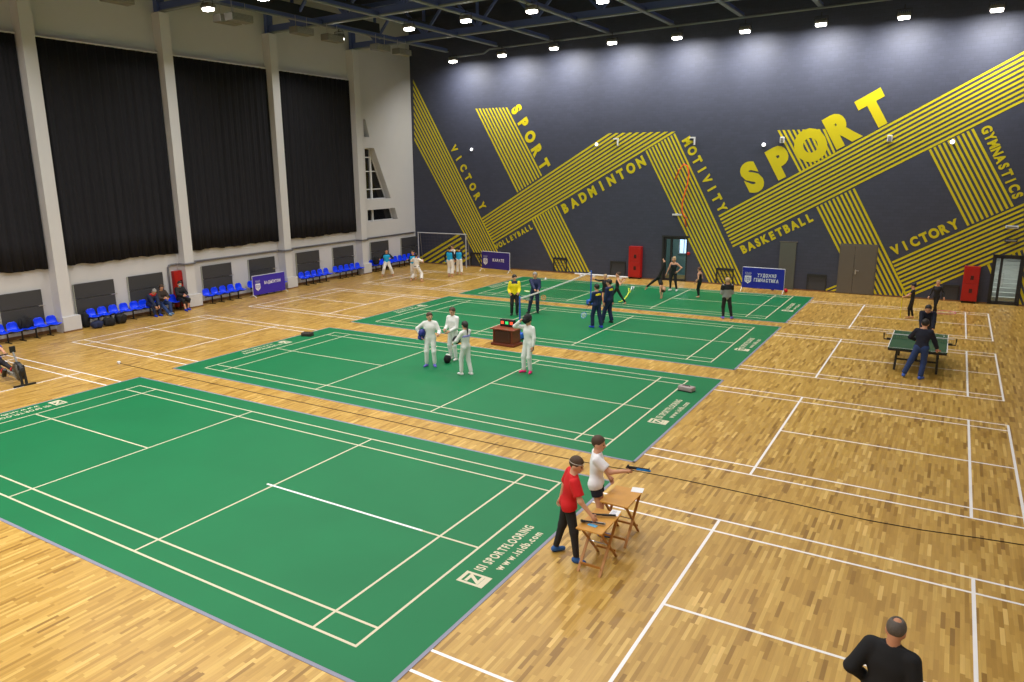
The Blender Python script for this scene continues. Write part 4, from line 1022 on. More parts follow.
pistol('air pistol with bright blue cylinder held out by the shooter', hp+Vector((0, 0, .015)), fw+Vector((0, 0, -.02)), (0, 0, 1), mat('bright_blue_anodised', (10, 130, 226), .35, metal=.3), s=.9)
# --- folding tables
def folding_table(label, x0, x1, y0, y1, zt=.75):
    cx, cy = (x0+x1)/2, (y0+y1)/2; W, D = x1-x0, y1-y0; t = thing('folding_table', label, 'table', (cx, cy, 0), 0, 'small folding wooden tables')
    b = MB(); b.rbox((0, 0, zt-.012), (W, D, .024), .006)
    b.build('table_top', M_WOODTABLE, t)
    a = MB(); a.box((-W/2+.05, 0, zt-.04), (.025, D-.06, .035)); a.box((W/2-.05, 0, zt-.04), (.025, D-.06, .035)); a.build('apron', M_WOODLEG, t)
    for sx in (-1, 1):
        for sy in (-1, 1):
            x = sx*(W/2-(.06 if sy > 0 else .035)); l = MB(); l.bar((x, sy*(D/2-.03), .0), (x, -sy*(D/2-.08), zt-.03), .02, .042, up=(1, 0, 0)); l.build('leg', M_WOODLEG, t)
    for sy in (-1, 1): c = MB(); c.bar((-W/2+.05, sy*(D/2-.085), .13), (W/2-.05, sy*(D/2-.085), .13), .02, .035); c.build('cross_rail', M_WOODLEG, t)
    c = MB(); c.tube([(-W/2+.03, 0, zt/2), (W/2-.03, 0, zt/2)], .009, 8); c.build('pivot_rod', M_CHROME, t)
    return t
folding_table('small folding wooden table with pistols in front of the red T-shirt', 15.6, 16.03, 3.2, 4.0)
folding_table('small folding wooden table with one sheet of paper by the white T-shirt', 15.54, 16.03, 4.25, 5.0)
def on_table(px, py, z=.752): P = fl(px, py, z); return Vector((P[0], P[1], z))
p0 = on_table(595, 515, .78); q0 = on_table(612, 516, .78); pistol('black air pistol lying on the table, the one with black barrel', p0+Vector((.0, .05, .012)), q0-p0, (0, -.9, .45), M_BLACK, s=.85).location.z = .768
p0 = on_table(586, 520.5, .78); q0 = on_table(607, 523.5, .78); pistol('black air pistol lying on the table, the one with silver cylinder', p0, q0-p0, (0, -.9, .45), mat('silver_cylinder', (200, 204, 214), .3, metal=.7), s=.85).location.z = .768
def slabt(name, label, cat, c, d, rz, m_, r=.002):
    b = MB(); b.rbox((0, 0, d[2]/2), d, r); o = b.build(name, m_); o.location = c; o.rotation_euler = (0, 0, rz); return tag(o, label, cat)
pp_ = on_table(615.5, 513); o = slabt('paper_sheet', 'white printed sheet on the table with the pistols', 'paper', (pp_.x-.01, pp_.y, .751), (.15, .21, .003), .1, M_WHITEPAPER)
pr = MB()
for k in range(7): pr.box((-.02+.01*(k % 2), -.07+.022*k, .0034), (.07, .006, .0006))
pr.build('print', M_GREYPRINT, o)
pp_ = on_table(637.5, 490); slabt('paper_sheet', 'blank white sheet on the table by the white T-shirt', 'paper', (pp_.x, pp_.y, .751), (.2, .2, .003), .2, M_WHITEPAPER)
pp_ = on_table(592.5, 525.5); slabt('phone', 'light blue flat phone on the corner of the pistol table', 'phone', (pp_.x, pp_.y, .751), (.15, .07, .01), -.15, mat('light_blue_case', (110, 190, 236), .4), .004)

# --- man in the black suit jacket
px, py = head_at(893, 622.5, 1.79)
SU = person('person in black suit jacket seen from behind at the photo\'s lower edge', (px, py), 74, 1.8, lean=8, head=(10, -14), side=0, hs=.97, lf=(-.14, 0, 0, 6), rf=(.14, .05, 0, -6), lh=(-.2, .1, .98), le=(-.6, -.9, -.3), rh=(.26, .1, .86), re=(.5, -.9, -.4), slim=1.04, res=.012,
       clothes=[('top', C_SUIT, dict(sleeve=1.0, hem=-.18, inf=.024, skirt=.28, neck=.535, name='suit_jacket')), ('bottom', C_SUIT, dict(leg=1.0, inf=.022, flare=.02, name='trousers')), ('yoke', C_SUIT, dict(z=(.49, .555), inf=.016, name='jacket_collar')), ('yoke', mat('grey_shirt_collar', (90, 90, 104), .8), dict(z=(.55, .57), inf=.01, name='shirt_collar'))], hair=(H_GREY, 'balding'), shoes=M_RUBBER, skin=SKIN2)
# --- fencers
FB = [('top', C_FENCE, dict(sleeve=1.0, hem=-.07, inf=.016, neck=.545, name='fencing_jacket')), ('bottom', C_FENCE, dict(leg=.98, inf=.012, flare=.012, name='fencing_breeches')), ('socks', C_FENCE, dict(inf=.012))]
def fpos(hx, hy, H): return head_at(hx, hy, H)
FA = person('fencer in white holding a blue fencing mask at the hip', fpos(429.5, 312.5, 1.76), -62, 1.77, head=(28, -4), lf=(-.12, .03, 0, 20), rf=(.14, .0, 0, -22), rh=(.3, .06, 1.0), re=(1, -.35, .0), lh=(-.3, .3, 1.1), le=(-.5, -.5, -1), clothes=FB, hair=(H_BROWN, 'short'), shoes=S_PURP, res=.018)
FBB = person('fencer in white with short brown hair standing behind the desk side group', fpos(452.5, 307.5, 1.76), -95, 1.77, head=(10, -12), lf=(-.13, .04, 0, 10), rf=(.1, 0, 0, -10), rh=(.1, .3, 1.05), re=(.4, -.5, -.8), lh=(-.06, .26, 1.0), le=(-.5, -.5, -.7), clothes=FB, hair=(H_BROWN, 'short'), shoes=S_WHITE, res=.018)
FC = person('fencer in white with a dark ponytail and a black mask under the arm', fpos(465, 321.5, 1.68), 172, 1.69, head=(-12, 2), lf=(-.08, .12, 0, 0), rf=(.12, -.12, 0, -20), lh=(-.18, .34, 1.02), le=(-.8, -.5, -.3), rh=(.12, .34, 1.05), re=(.8, -.5, -.3), clothes=FB+[('yoke', mat('lilac_back_print', (150, 150, 215), .8), dict(z=(.3, .38), inf=.0205, name='back_print'))], hair=(H_DARK, 'tail'), shoes=S_WHITE, res=.018)
FD = person('fencer in white with pink shoes lifting a fencing mask over the face', fpos(528.5, 318, 1.72), -105, 1.77, head=(4, -6), lf=(-.1, .02, 0, 30), rf=(.12, .08, 0, -20), rh=(.2, .16, 1.6), re=(1, .3, -.8), lh=(-.27, .1, .86), le=(-.8, -.6, 0), clothes=FB, hair=(H_DARK, 'short'), shoes=S_PINK, res=.018)
def fmask(label, P, R=None, bs=1.0, mesh=M_BLACKCLOTH, bib=C_FENCE, s=1.0):
    t = thing('fencing_mask', label, 'fencing mask', P); R = R or Matrix.Identity(3)
    b = MB(); b.ball((0, 0, 0), (.115*s, .135*s, .15*s), 16, 12, M=R); b.build('mesh_dome', mesh, t, smooth=True)
    b = MB(); b.lathe([(.09*s, -.11*s), (.112*s*(.6+.4*bs), -.125*s), (.105*s*(.6+.4*bs), -(.125+.075*bs)*s), (.05*s, -(.135+.085*bs)*s)], n=16, M=R); b.build('bib', bib, t, smooth=True)
    b = MB(); b.tube([R@Vector((.118*s*math.cos(a*.4), .0, .153*s*math.sin(a*.4))) for a in range(16)], .008*s, 6); b.build('rim', M_BLACK, t)
    return t
B_MASK = mat('blue_mask_mesh', (34, 44, 130), .5)
A_ = to_world(FA, np.array([.25, .04, 1.09])); fmask('blue fencing mask held at the hip of the hand-on-hip fencer', A_, Matrix.Rotation(.3, 3, 'Y'), mesh=B_MASK, bib=B_MASK)
A_ = to_world(FC, np.array([-.02, .36, 1.1])); fmask('black fencing mask under the arm of the ponytail fencer', A_, Matrix.Rotation(1.5, 3, 'X'), bib=M_BLACKCLOTH)
A_ = to_world(FD, FD['Hd']+np.array([0, .02, .085])); fmask('black fencing mask being lifted on the head of the pink shoe fencer', A_, Rm_ := (Matrix.Rotation(FD['face'], 3, 'Z') @ Matrix.Rotation(1.1, 3, 'X')), bib=M_BLACKCLOTH, bs=.4, s=1.06)
P = fl(447.5, 363); fmask('black fencing mask with white bib lying on the court floor', (P[0], P[1], .14), Matrix.Rotation(2.75, 3, 'X'), bs=.35, s=1.0)
# foil of the pink shoe fencer
hp = hand_point(FD, 0, .06); tip = fl(520, 367); t = thing('foil', 'thin fencing foil pointing to the floor from the pink shoe fencer', 'foil', hp)
d = Vector((tip[0], tip[1], .03))-hp; u = d.normalized()
b = MB(); b.tube([u*.02, u*.5, d], [.008, .006, .004], 6); b.build('blade', M_GREYMETAL, t)
b = MB(); Rm = u.to_track_quat('Z', 'Y').to_matrix(); b.lathe([(.012, .03), (.05, .022), (.058, .0), (.05, .016), (.012, .024)], M=Rm, n=14); b.build('guard', M_CHROME, t, smooth=True)
b = MB(); b.tube([u*.01, -u*.12], .014, 8); b.build('grip', M_BLACK, t)
# --- badminton players round the net
YE = person('person in yellow sports jacket with black trousers beside the net post', fpos(514.5, 275, 1.74), -60, 1.76, head=(30, -8), lf=(-.1, 0, 0, 10), rf=(.13, .02, 0, -14), rh=(.2, .22, .98), re=(.4, -.8, -.6), lh=(-.16, .3, 1.0), curl=.9, clothes=[('top', C_YEL, dict(sleeve=1.0, hem=-.1, inf=.024, name='jacket')), ('yoke', mat('navy_jacket_yoke', (24, 30, 60), .7), dict(z=(.4, .53), inf=.029, name='jacket_yoke')), ('bottom', C_LEGG, dict(leg=1.0, inf=.016, flare=.012, name='trousers'))], hair=(H_DARK, 'short'), shoes=S_DARK)
NV = person('person in navy tracksuit with cropped hair playing beyond the net', fpos(535, 272, 1.8), -66, 1.8, head=(-4, -8), lf=(-.12, 0, 0, 14), rf=(.26, .06, 0, -28), lh=(-.16, .34, 1.02), le=(-.3, -.6, -1), rh=(-.02, .4, 1.06), re=(.4, -.6, -1), curl=1.0, clothes=[('top', C_NAVY, dict(sleeve=1.0, hem=-.1, inf=.022, name='jacket')), ('bottom', C_NAVY, dict(leg=1.0, inf=.018, flare=.014, name='trousers'))], hair=(H_SILVER, 'short'), shoes=S_DARK)
T1 = person('person in navy and yellow tracksuit with blue shoes holding a racket by the net', fpos(597, 284.5, 1.72), 160, 1.74, head=(0, -2), lf=(-.1, .1, 0, 10), rf=(.14, -.16, 0, -14), lh=(-.08, .28, .98), le=(-.4, -.8, -.7), rh=(.26, .06, .84), curl=1.0, clothes=[('top', C_NAVY, dict(sleeve=1.0, hem=-.1, inf=.022, name='jacket')), ('yoke', C_YEL, dict(z=(.34, .44), inf=.027, name='yellow_band')), ('bottom', C_NAVY, dict(leg=1.0, inf=.018, flare=.02, name='trousers'))], hair=(H_DARK, 'short'), shoes=S_ROYAL)
T2 = person('person in navy and yellow tracksuit with dark shoes standing behind the racket holder', fpos(609.5, 279.5, 1.78), 172, 1.79, head=(8, -4), lf=(-.13, .2, 0, 6), rf=(.12, -.08, 0, -18), lh=(-.24, .06, .84), rh=(.24, .1, .86), clothes=[('top', C_NAVY, dict(sleeve=1.0, hem=-.1, inf=.022, name='jacket')), ('yoke', C_YEL, dict(z=(.35, .45), inf=.027, name='yellow_band')), ('bottom', C_NAVY, dict(leg=1.0, inf=.02, flare=.02, name='trousers'))], hair=(H_DARK, 'short'), shoes=S_DARK)
def racket(label, P, d, nrm, m_, strings=M_WHITE):
    P, d = Vector(P), Vector(d).normalized(); n = Vector(nrm); n = (n-d*n.dot(d)).normalized(); s = d.cross(n); t = thing('badminton_racket', label, 'racket', P)
    b = MB(); b.tube([-d*.05, d*.13], .014, 8); b.build('grip', M_BLACK, t)
    b = MB(); b.tube([d*.13, d*.42], .0055, 6); b.build('shaft', M_BLACK, t)
    c = d*.54; b = MB(); b.tube([c+d*.125*math.cos(a*math.pi/10)+s*.1*math.sin(a*math.pi/10) for a in range(20)], .008, 6, closed=True); b.build('frame', m_, t)
    b = MB()
    for i in range(-3, 4):
        x = i*.026; l = .12*math.sqrt(max(0, 1-(x/.1)**2)); b.tube([c+s*x-d*l, c+s*x+d*l], .0022, 4, cap=False)
        y = i*.033; l = .098*math.sqrt(max(0, 1-(y/.125)**2)); b.tube([c+d*y-s*l, c+d*y+s*l], .0022, 4, cap=False)
    b.build('strings', strings, t); return t
racket('racket with orange frame swung by the cropped hair player', hand_point(NV, 1), (.9, -.25, -.45), (0, -1, .4), mat('orange_frame', (236, 120, 30), .4), mat('orange_strings', (240, 150, 60), .5))
racket('racket with yellow frame in the left hand of the cropped hair player', hand_point(NV, 0), (-.5, -.8, .1), (0, -.3, 1), mat('lime_frame', (220, 220, 40), .4))
racket('racket with white and blue head held by the blue shoe player', hand_point(T1, 0), (-.15, -.5, -.7), (.2, -1, 0), mat('blue_frame', (60, 110, 220), .4))
racket('racket with black frame held by the yellow jacket player', hand_point(YE, 0), (.9, -.1, -.3), (0, -.6, 1), M_BLACK, M_GREYMETAL)
# --- gymnasts
LEO = mat('black_leotard', (18, 18, 22), .6)
def leotard(neck=.44, legs_=0.98, sleeve=0): return [('top', LEO, dict(sleeve=sleeve, hem=-.03, inf=.008, neck=neck, name='leotard')), ('bottom', LEO, dict(leg=legs_, inf=.007, flare=.004, name='leggings'))]
person('gymnast in a short black outfit with one arm stretched out sideways behind the net', fpos(605.3, 274.5, 1.45), -100, 1.46, head=(0, 0), lf=(-.06, 0, 0, 20), rf=(.07, 0, 0, -20), rh=(.62, .1, 1.44), re=(0, -1, -.5), lh=(-.22, .1, .85), slim=.9, clothes=[('top', LEO, dict(sleeve=1.0, hem=-.1, inf=.008, name='leotard')), ('bottom', LEO, dict(leg=.4, inf=.01, name='shorts'))], hair=(H_BLOND, 'bun'), bare=True)
RB = person('gymnast in black lunging forward with a yellow ribbon at the feet', fpos(617.5, 272.5, 1.5), -160, 1.56, head=(20, 5), ph=.9, lean=-4, lf=(-.02, -.48, 0, 30), rf=(.06, .2, 0, 10), lh=(-.16, -.32, 1.28), le=(-.6, -.2, -1), rh=(.24, -.28, 1.3), re=(.6, -.2, -1), slim=.88, clothes=leotard(), hair=(H_BROWN, 'bun'))
# cartwheel: built upside down
Pc = fl(661.5, 298.5)
def cartwheel():
    return person('gymnast in black doing a cartwheel with legs split wide', (Pc[0], Pc[1], 0), 182, 1.7, pel=(0, .2), ph=1.06, lean=203, head=(0, 25), lf=(-.05, -.12, 1.8, 0, 75), rf=(.05, .82, .4, 0, -40), lk=(0, -.3, .2), rk=(0, .3, 1), lh=(-.17, -.02, .1), rh=(.17, .03, .1), le=(-1, 0, 0), re=(1, 0, 0), slim=.86, curl=.15, clothes=leotard(), hair=(H_BROWN, 'bun'))
CW = cartwheel()
person('gymnast in black standing with one hand on the hip before the glass door', fpos(674.3, 257, 1.72), -95, 1.73, head=(4, 0), lf=(-.2, .0, 0, 12), rf=(.14, 0, 0, -14), lh=(-.24, .06, 1.02), le=(-1, -.4, 0), rh=(.34, .1, .86), slim=.92, clothes=leotard(.42), hair=(H_BLOND, 'bun'), shoes=S_WHITE)
person('young gymnast in black standing with feet together beside the stripes', fpos(700.5, 267.5, 1.45), 165, 1.46, head=(0, -10), lean=4, lf=(-.05, .0, 0, 10), rf=(.05, .04, 0, -10), lh=(-.2, .14, .9), rh=(.16, .2, 1.0), slim=.88, clothes=leotard(.42), hair=(H_AUBURN, 'bun'))
GR = person('person in grey sweater with black shoulder wrap and lilac shoes', fpos(728, 278, 1.69), 120, 1.7, head=(0, -6), lf=(-.1, .02, 0, 14), rf=(.24, -.02, 0, -40), lh=(-.1, .24, 1.16), le=(-.4, -.5, -.9), rh=(.1, .24, 1.18), re=(.4, -.5, -.9), clothes=[('top', C_GREY, dict(sleeve=1.0, hem=-.14, inf=.028, name='sweater')), ('yoke', M_BLACKCLOTH, dict(z=(.3, .53), inf=.036, arms=True, name='shoulder_wrap')), ('bottom', C_LEGG, dict(leg=1.0, inf=.012, flare=.006, name='trousers'))], hair=(H_BLOND, 'short'), shoes=S_PURP)
ST = person('young gymnast in black holding a yellow stick upright', fpos(914.3, 283.5, 1.42), 178, 1.43, head=(0, -8), lf=(-.05, .06, 0, 10), rf=(.06, -.1, 0, -16), lh=(-.08, .36, 1.06), le=(-1, -.2, -.6), rh=(.08, .36, 1.04), re=(1, -.2, -.6), slim=.88, curl=1.1, clothes=leotard(.5, .98, .5), hair=(H_DARK, 'bun'))
person('young gymnast in black stepping with crossed legs at the pink hoop', fpos(938.7, 280.5, 1.42), -105, 1.43, head=(0, 0), lf=(.05, .06, .0, 10), rf=(-.02, -.16, .0, 30), rk=(.5, 1, 0), lh=(-.34, .04, .92), rh=(.32, .08, .9), slim=.88, clothes=leotard(.5, .98, 1.0), hair=(H_BLOND, 'bun'))
hp = to_world(ST, np.array([0, .44, 1.05])); b = MB(); b.tube([(0, 0, 0), (0, 0, 1.08)], .016, 8); o = b.build('gym_stick', mat('yellow_stick', (226, 206, 20), .5)); o.location = (hp.x, hp.y, .0); tag(o, 'yellow gym stick standing upright in the young gymnast\'s hands', 'stick')
P = fl(944, 312.5); b = MB(); b.tube([(.42*math.cos(a*math.pi/20), .42*math.sin(a*math.pi/20), .012) for a in range(40)], .012, 6, closed=True); o = b.build('hoop', mat('pink_hoop', (226, 120, 150), .5)); o.location = (P[0], P[1], 0); tag(o, 'pink gym hoop lying on the wooden floor', 'hoop')
pts = [fl(*q) for q in ((617, 303.5), (620, 302.5), (624, 300), (627, 296.5), (629, 293), (628.5, 290), (631, 291), (633, 289))]; zz = [.9, .75, .6, .5, .45, .5, .4, .3]
# ribbon curls through the air beside the lunging gymnast
pts = []; 
for q, z in (((618.5, 302), .02), ((621, 301.5), .05), ((624, 299.5), .12), ((627, 296), .2), ((629, 292), .28), ((628.5, 288.5), .36), ((631, 289.5), .3), ((630, 292.5), .2)):
    P = fl(q[0], q[1], z); pts.append(P)
b = MB(); b.tube(pts, .03, 6); tag(b.build('gym_ribbon', mat('lime_ribbon', (214, 226, 70), .6), smooth=True), 'lime yellow gym ribbon curling beside the lunging gymnast', 'ribbon')
pts = []
for q, z in (((631, 290), .3), ((632, 286.5), .42), ((633.7, 286.5), .42), ((633, 290), .3), ((634, 287), .4)): pts.append(fl(q[0], q[1], z))
b = MB(); b.tube(pts, .025, 6); tag(b.build('gym_ribbon', M_WHITE, smooth=True), 'white gym ribbon looped at the end of the lime ribbon', 'ribbon')
# --- table tennis
person('table tennis player in dark jersey bending over the far table end', (19.62, 21.84), -92, 1.76, ph=.92, lean=34, head=(0, 18), pel=(0, -.18), lf=(-.2, -.1, 0, 14), rf=(.22, -.1, 0, -14), rh=(.12, .42, .86), re=(.5, -.3, -.6), lh=(-.2, .4, .84), le=(-.5, -.3, -.6), curl=1.1, clothes=[('top', C_DARKNAVY, dict(sleeve=1.0, hem=-.1, inf=.022, name='jersey')), ('bottom', C_LEGG, dict(leg=1.0, inf=.016, flare=.014, name='trousers'))], hair=(H_DARK, 'short'), shoes=S_DARK)
TN = person('table tennis player in dark jersey and blue jeans at the near table end', fpos(925.5, 322.5, 1.66), 78, 1.77, lean=8, pel=(0, -.1), head=(6, 0), lf=(-.36, -.2, 0, 16), rf=(.06, -.12, 0, -20), rh=(.34, .16, .88), re=(.8, -.8, -.2), lh=(-.28, .28, 1.06), le=(-.8, -.6, -.4), curl=1.1, clothes=[('top', C_DARKNAVY, dict(sleeve=1.0, hem=-.1, inf=.022, name='jersey')), ('bottom', C_JEANS, dict(leg=1.0, inf=.018, flare=.016, name='jeans'))], hair=(H_DARK, 'short'), shoes=mat('blue_suede_shoe', (60, 96, 190), .6))
t = thing('table_tennis_table', 'green table tennis table with net on black frame', 'table tennis table', (19.5, 19.79, 0))
b = MB(); b.rbox((0, .69, .745), (1.525, 1.36, .03), .004); b.build('table_half', M_TTGREEN, t); b = MB(); b.rbox((0, -.69, .745), (1.525, 1.36, .03), .004); b.build('table_half', M_TTGREEN, t)
b = MB()
for x in (-.752, 0, .752): b.box((x, 0, .7612), (.02 if x else .004, 2.74, .001))
for y in (-1.36, 1.36): b.box((0, y, .7612), (1.525, .02, .001))
b.build('white_lines', M_WHITE_LINE, t)
b = MB(); b.box((0, -1.36, .7), (1.5, .03, .06)); b.box((0, 1.36, .7), (1.5, .03, .06)); b.box((-.74, 0, .7), (.03, 2.7, .05)); b.box((.74, 0, .7), (.03, 2.7, .05)); b.build('apron', M_BLACK, t)
for sx in (-1, 1):
    for sy in (-1, 1): l = MB(); l.bar((sx*.55, sy*1.02, 0), (sx*.52, sy*.95, .72), .05, .05); l.build('leg', M_BLACK, t)
b = MB()
for y in (-1, 1): b.box((0, y, .35), (1.06, .04, .05))
b.box((0, 0, .38), (.05, 2.0, .04)); b.build('cross_bar', M_BLACK, t)
b = MB(); b.box((0, 0, .905), (1.83, .012, .02)); nt_ = b.build('net_tape', M_WHITE, t)
b = MB()
for k in range(36): b.tube([(-.9+k*.0514, 0, .765), (-.9+k*.0514, 0, .9)], .0018, 4, cap=False)
for k in range(5): b.tube([(-.9, 0, .775+k*.028), (.9, 0, .775+k*.028)], .0018, 4, cap=False)
b.build('net', mat('dark_green_net', (30, 60, 48), .8), t)
for sx in (-1, 1):
    b = MB(); b.tube([(sx*.74, 0, .72), (sx*.96, 0, .72), (sx*.97, 0, .92)], .022, 6); b.box((sx*.8, 0, .73), (.16, .07, .06)); b.build('net_bracket', M_BLACK, t)
hp = hand_point(TN, 1, .08); t = thing('table_tennis_bat', 'red table tennis bat in the hand of the player in jeans', 'bat', hp); b = MB(); b.lathe([(.075, -.006), (.078, 0), (.075, .006)], c=(0, .08, 0), n=16); b.build('blade', M_REDRUB if 'M_REDRUB' in globals() else mat('red_rubber', (170, 30, 30), .6), t); b = MB(); b.box((0, -.03, 0), (.026, .1, .02)); b.build('handle', M_WOODLEG, t)
P = fl(944, 336.5, .78); b = MB(); b.ball((0, 0, 0), .02, 10, 8); o = b.build('table_tennis_ball', M_WHITE, smooth=True); o.location = (P[0], P[1], .782); tag(o, 'white ball on the green table tennis table', 'ball')
# --- karate group
GI = [('top', C_GI, dict(sleeve=.85, hem=-.12, inf=.026, skirt=.2, neck=.5, name='karate_jacket')), ('bottom', C_GI, dict(leg=.9, inf=.026, flare=.04, name='karate_trousers'))]
DK = mat('black_undershirt', (20, 22, 28), .8)
VE = [('top', DK, dict(sleeve=1.0, hem=-.04, inf=.012, name='undershirt')), ('top', C_CYAN, dict(sleeve=0, hem=-.05, inf=.03, neck=.45, name='vest')), ('bottom', C_GI, dict(leg=.9, inf=.026, flare=.04, name='karate_trousers'))]
person('karate fighter in cyan vest stepping wide in front of the blue seats', fpos(386.3, 248.5, 1.66), -50, 1.7, head=(10, 0), lf=(-.34, .0, 0, 20), rf=(.3, .1, 0, -24), ph=.88, lh=(-.22, .28, 1.12), le=(-1, -.4, -.6), rh=(.42, .1, 1.08), re=(.6, -.4, -.8), curl=1.2, clothes=VE, hair=(H_DARK, 'short'))
person('karate fighter in white with black belt in a wide stance seen from behind', fpos(416, 253.5, 1.58), 88, 1.72, ph=.84, head=(20, 0), lf=(-.36, -.1, 0, 24), rf=(.38, -.05, 0, -24), lh=(-.28, .26, 1.2), le=(-1, -.2, -.6), rh=(.22, .34, 1.2), re=(1, -.2, -.6), curl=1.2, clothes=GI+[('belt', M_BLACKCLOTH, dict(z=(.0, .055), inf=.04))], hair=(H_DARK, 'short'))
person('karate fighter in cyan vest mostly hidden behind the wide stance fighter', fpos(412.8, 250.5, 1.68), -84, 1.7, head=(0, 0), lf=(-.15, .05, 0, 10), rf=(.14, -.1, 0, -10), lh=(-.3, .2, 1.1), rh=(.2, .3, 1.2), curl=1.2, clothes=VE, hair=(H_DARK, 'short'))
person('karate fighter in cyan vest seen from behind, larger one of the chatting group', fpos(449.7, 246.5, 1.78), 96, 1.8, head=(0, -4), lf=(-.1, .0, 0, 10), rf=(.12, -.05, 0, -10), lh=(-.34, .12, .9), le=(-1, -.4, 0), rh=(.25, .2, .95), curl=1.2, slim=1.08, clothes=VE+[('gloves', C_CYAN, dict(which=-1))], hair=(H_DARK, 'short'))
person('karate fighter in white facing the camera behind the larger cyan vest', fpos(452.3, 244.8, 1.72), -110, 1.74, head=(0, -6), lf=(-.12, .0, 0, 10), rf=(.14, .05, 0, -10), clothes=GI+[('belt', M_BLACKCLOTH, dict(inf=.04))], hair=(H_BROWN, 'short'))
person('karate fighter in cyan vest standing beside the white goal post', fpos(458.8, 246.5, 1.7), 115, 1.7, head=(0, -4), lf=(-.12, .0, 0, 10), rf=(.14, -.08, 0, -10), lh=(-.22, .24, 1.05), rh=(.24, .22, 1.0), curl=1.2, clothes=VE, hair=(H_DARK, 'short'))
# --- seated by the curtained wall
sang = math.degrees(LANG)-90
def seated(s, label, H=1.74, **kw):
    P = LP(s, 0, .5); a = dict(ph=.56, pel=(0, -.04), lf=(-.12, .42, 0, 6), rf=(.12, .42, 0, -6), lk=(-.2, .6, 1), rk=(.2, .6, 1)); a.update(kw); return person(label, (P.x, P.y), sang, H, **a)
seated(3.72, 'person in navy jacket with red collar sitting bent forward', lean=32, head=(-30, -10), lh=(-.06, .5, .44), rh=(.1, .52, .42), le=(-1, -.2, .2), re=(1, -.2, .2), clothes=[('top', C_NAVYJACKET, dict(sleeve=1.0, hem=-.08, inf=.032, name='jacket')), ('yoke', C_RED, dict(z=(.46, .54), inf=.036, name='red_collar')), ('bottom', C_NAVYJACKET, dict(leg=1.0, inf=.018, flare=.014, name='trousers'))], hair=(H_SILVER, 'short'), shoes=S_ROYAL)
seated(4.24, 'person in dark brown jacket sitting with stretched legs and folded hands', lean=8, head=(-24, -12), pel=(0, .04), lf=(-.1, .52, 0, 10), rf=(.16, .78, 0, -4), lh=(.0, .4, .76), rh=(.04, .42, .74), le=(-1, -.4, -.2), re=(1, -.4, -.2), clothes=[('top', C_BROWN, dict(sleeve=1.0, hem=-.06, inf=.03, name='jacket')), ('bottom', C_JEANS, dict(leg=1.0, inf=.018, flare=.014, name='jeans'))], hair=(H_BROWN, 'bob'), shoes=S_SKY)
MK = seated(5.3, 'person in black jacket and pale face mask sitting before the red cabinet', lean=4, head=(-20, -6), lh=(-.02, .3, .72), rh=(.08, .32, .72), le=(-1, -.4, -.2), re=(1, -.4, -.2), lf=(-.1, .34, 0, 6), rf=(.14, .46, 0, -10), clothes=[('top', M_BLACKCLOTH, dict(sleeve=1.0, hem=-.06, inf=.032, name='jacket')), ('bottom', M_BLACKCLOTH, dict(leg=.7, inf=.02, name='shorts'))], hair=(H_DARK, 'short'), shoes=S_ROYAL)
b = MB(); Rm = Matrix([list(r_) for r_ in MK['Rh']]); b.ball(tuple((MK['Hd']+MK['Rh']@np.array([0, .055, -.05]))*MK['k']), (.062, .06, .06), 12, 8, M=Rm); b.build('face_mask', mat('pale_blue_mask', (170, 214, 236), .7), MK['root'], smooth=True)

# ============================================================ OTHER THINGS
# badminton net
P0, P1 = fl(520.3, 339), fl(590.3, 305.5); NX = (P0[0]+P1[0])/2; NY0, NY1 = P0[1], P1[1]; NA = math.atan2(-(P1[0]-P0[0]), NY1-NY0)
t = thing('badminton_net', 'badminton net with white top tape between the blue posts', 'net', (NX, (NY0+NY1)/2, 0), NA); Hh = 1.54; L = math.hypot(NY1-NY0, P1[0]-P0[0])/2
def sag(y): return Hh-.035*(1-(y/L)**2)
b = MB(); n = 24; vs = []
for k in range(n): y0, y1 = -L+2*L*k/n, -L+2*L*(k+1)/n; b.bar((0, y0, sag(y0)-.02), (0, y1, sag(y1)-.02), .02, .05)
b.build('top_tape', M_WHITE_LINE, t)
b = MB()
for k in range(90): y = -L+2*L*(k+.5)/90; b.tube([(0, y, sag(y)-.78), (0, y, sag(y)-.05)], .0022, 3, cap=False)
for k in range(10):
    z = -.78+.073*k; b.tube([(0, -L+2*L*j/16, sag(-L+2*L*j/16)+z) for j in range(17)], .0022, 3, cap=False)
b.build('netting', mat('dark_net_cord', (60, 70, 64), .8), t)
for nm_, y, lb in (('net_post', NY0-.03, 'blue net post with wheeled base beside the scoring desk'), ('net_post', NY1+.03, 'blue net post with wheeled base behind the tracksuit pair')):
    t = thing(nm_, lb, 'net post', (P0[0] if y < 20 else P1[0], y, .008), 0, 'blue badminton net posts'); sg = -1 if y < 20 else 1
    b = MB(); b.tube([(0, 0, .1), (0, 0, 1.56)], .03, 10); b.lathe([(.034, 1.55), (.034, 1.58), (.01, 1.6)], n=10); b.build('post', M_BLUE, t, smooth=False)
    b = MB(); b.rbox((0, sg*.2, .15), (.36, .62, .2), .03); b.build('weight_box', M_BLUE, t)
    b = MB()
    for x in (-.15, .15):
        for yy in (.0, .42): b.lathe([(.045, -.018), (.05, 0), (.045, .018)], c=(x, sg*yy, .05), n=12, M=Matrix.Rotation(math.pi/2, 3, 'Y'))
    b.build('wheel', M_RUBBER, t)
P = fl(545.6, 279.5); t = thing('shuttlecock', 'white shuttlecock on the green mat behind the net', 'shuttlecock', (P[0], P[1], .012)); b = MB(); b.lathe([(.06, .0), (.066, .002), (.026, .09), (.02, .09)], n=12); b.build('feather_skirt', M_WHITE, t); b = MB(); b.ball((0, 0, .1), .027, 10, 8); b.build('cork', M_WHITE, t, smooth=True)
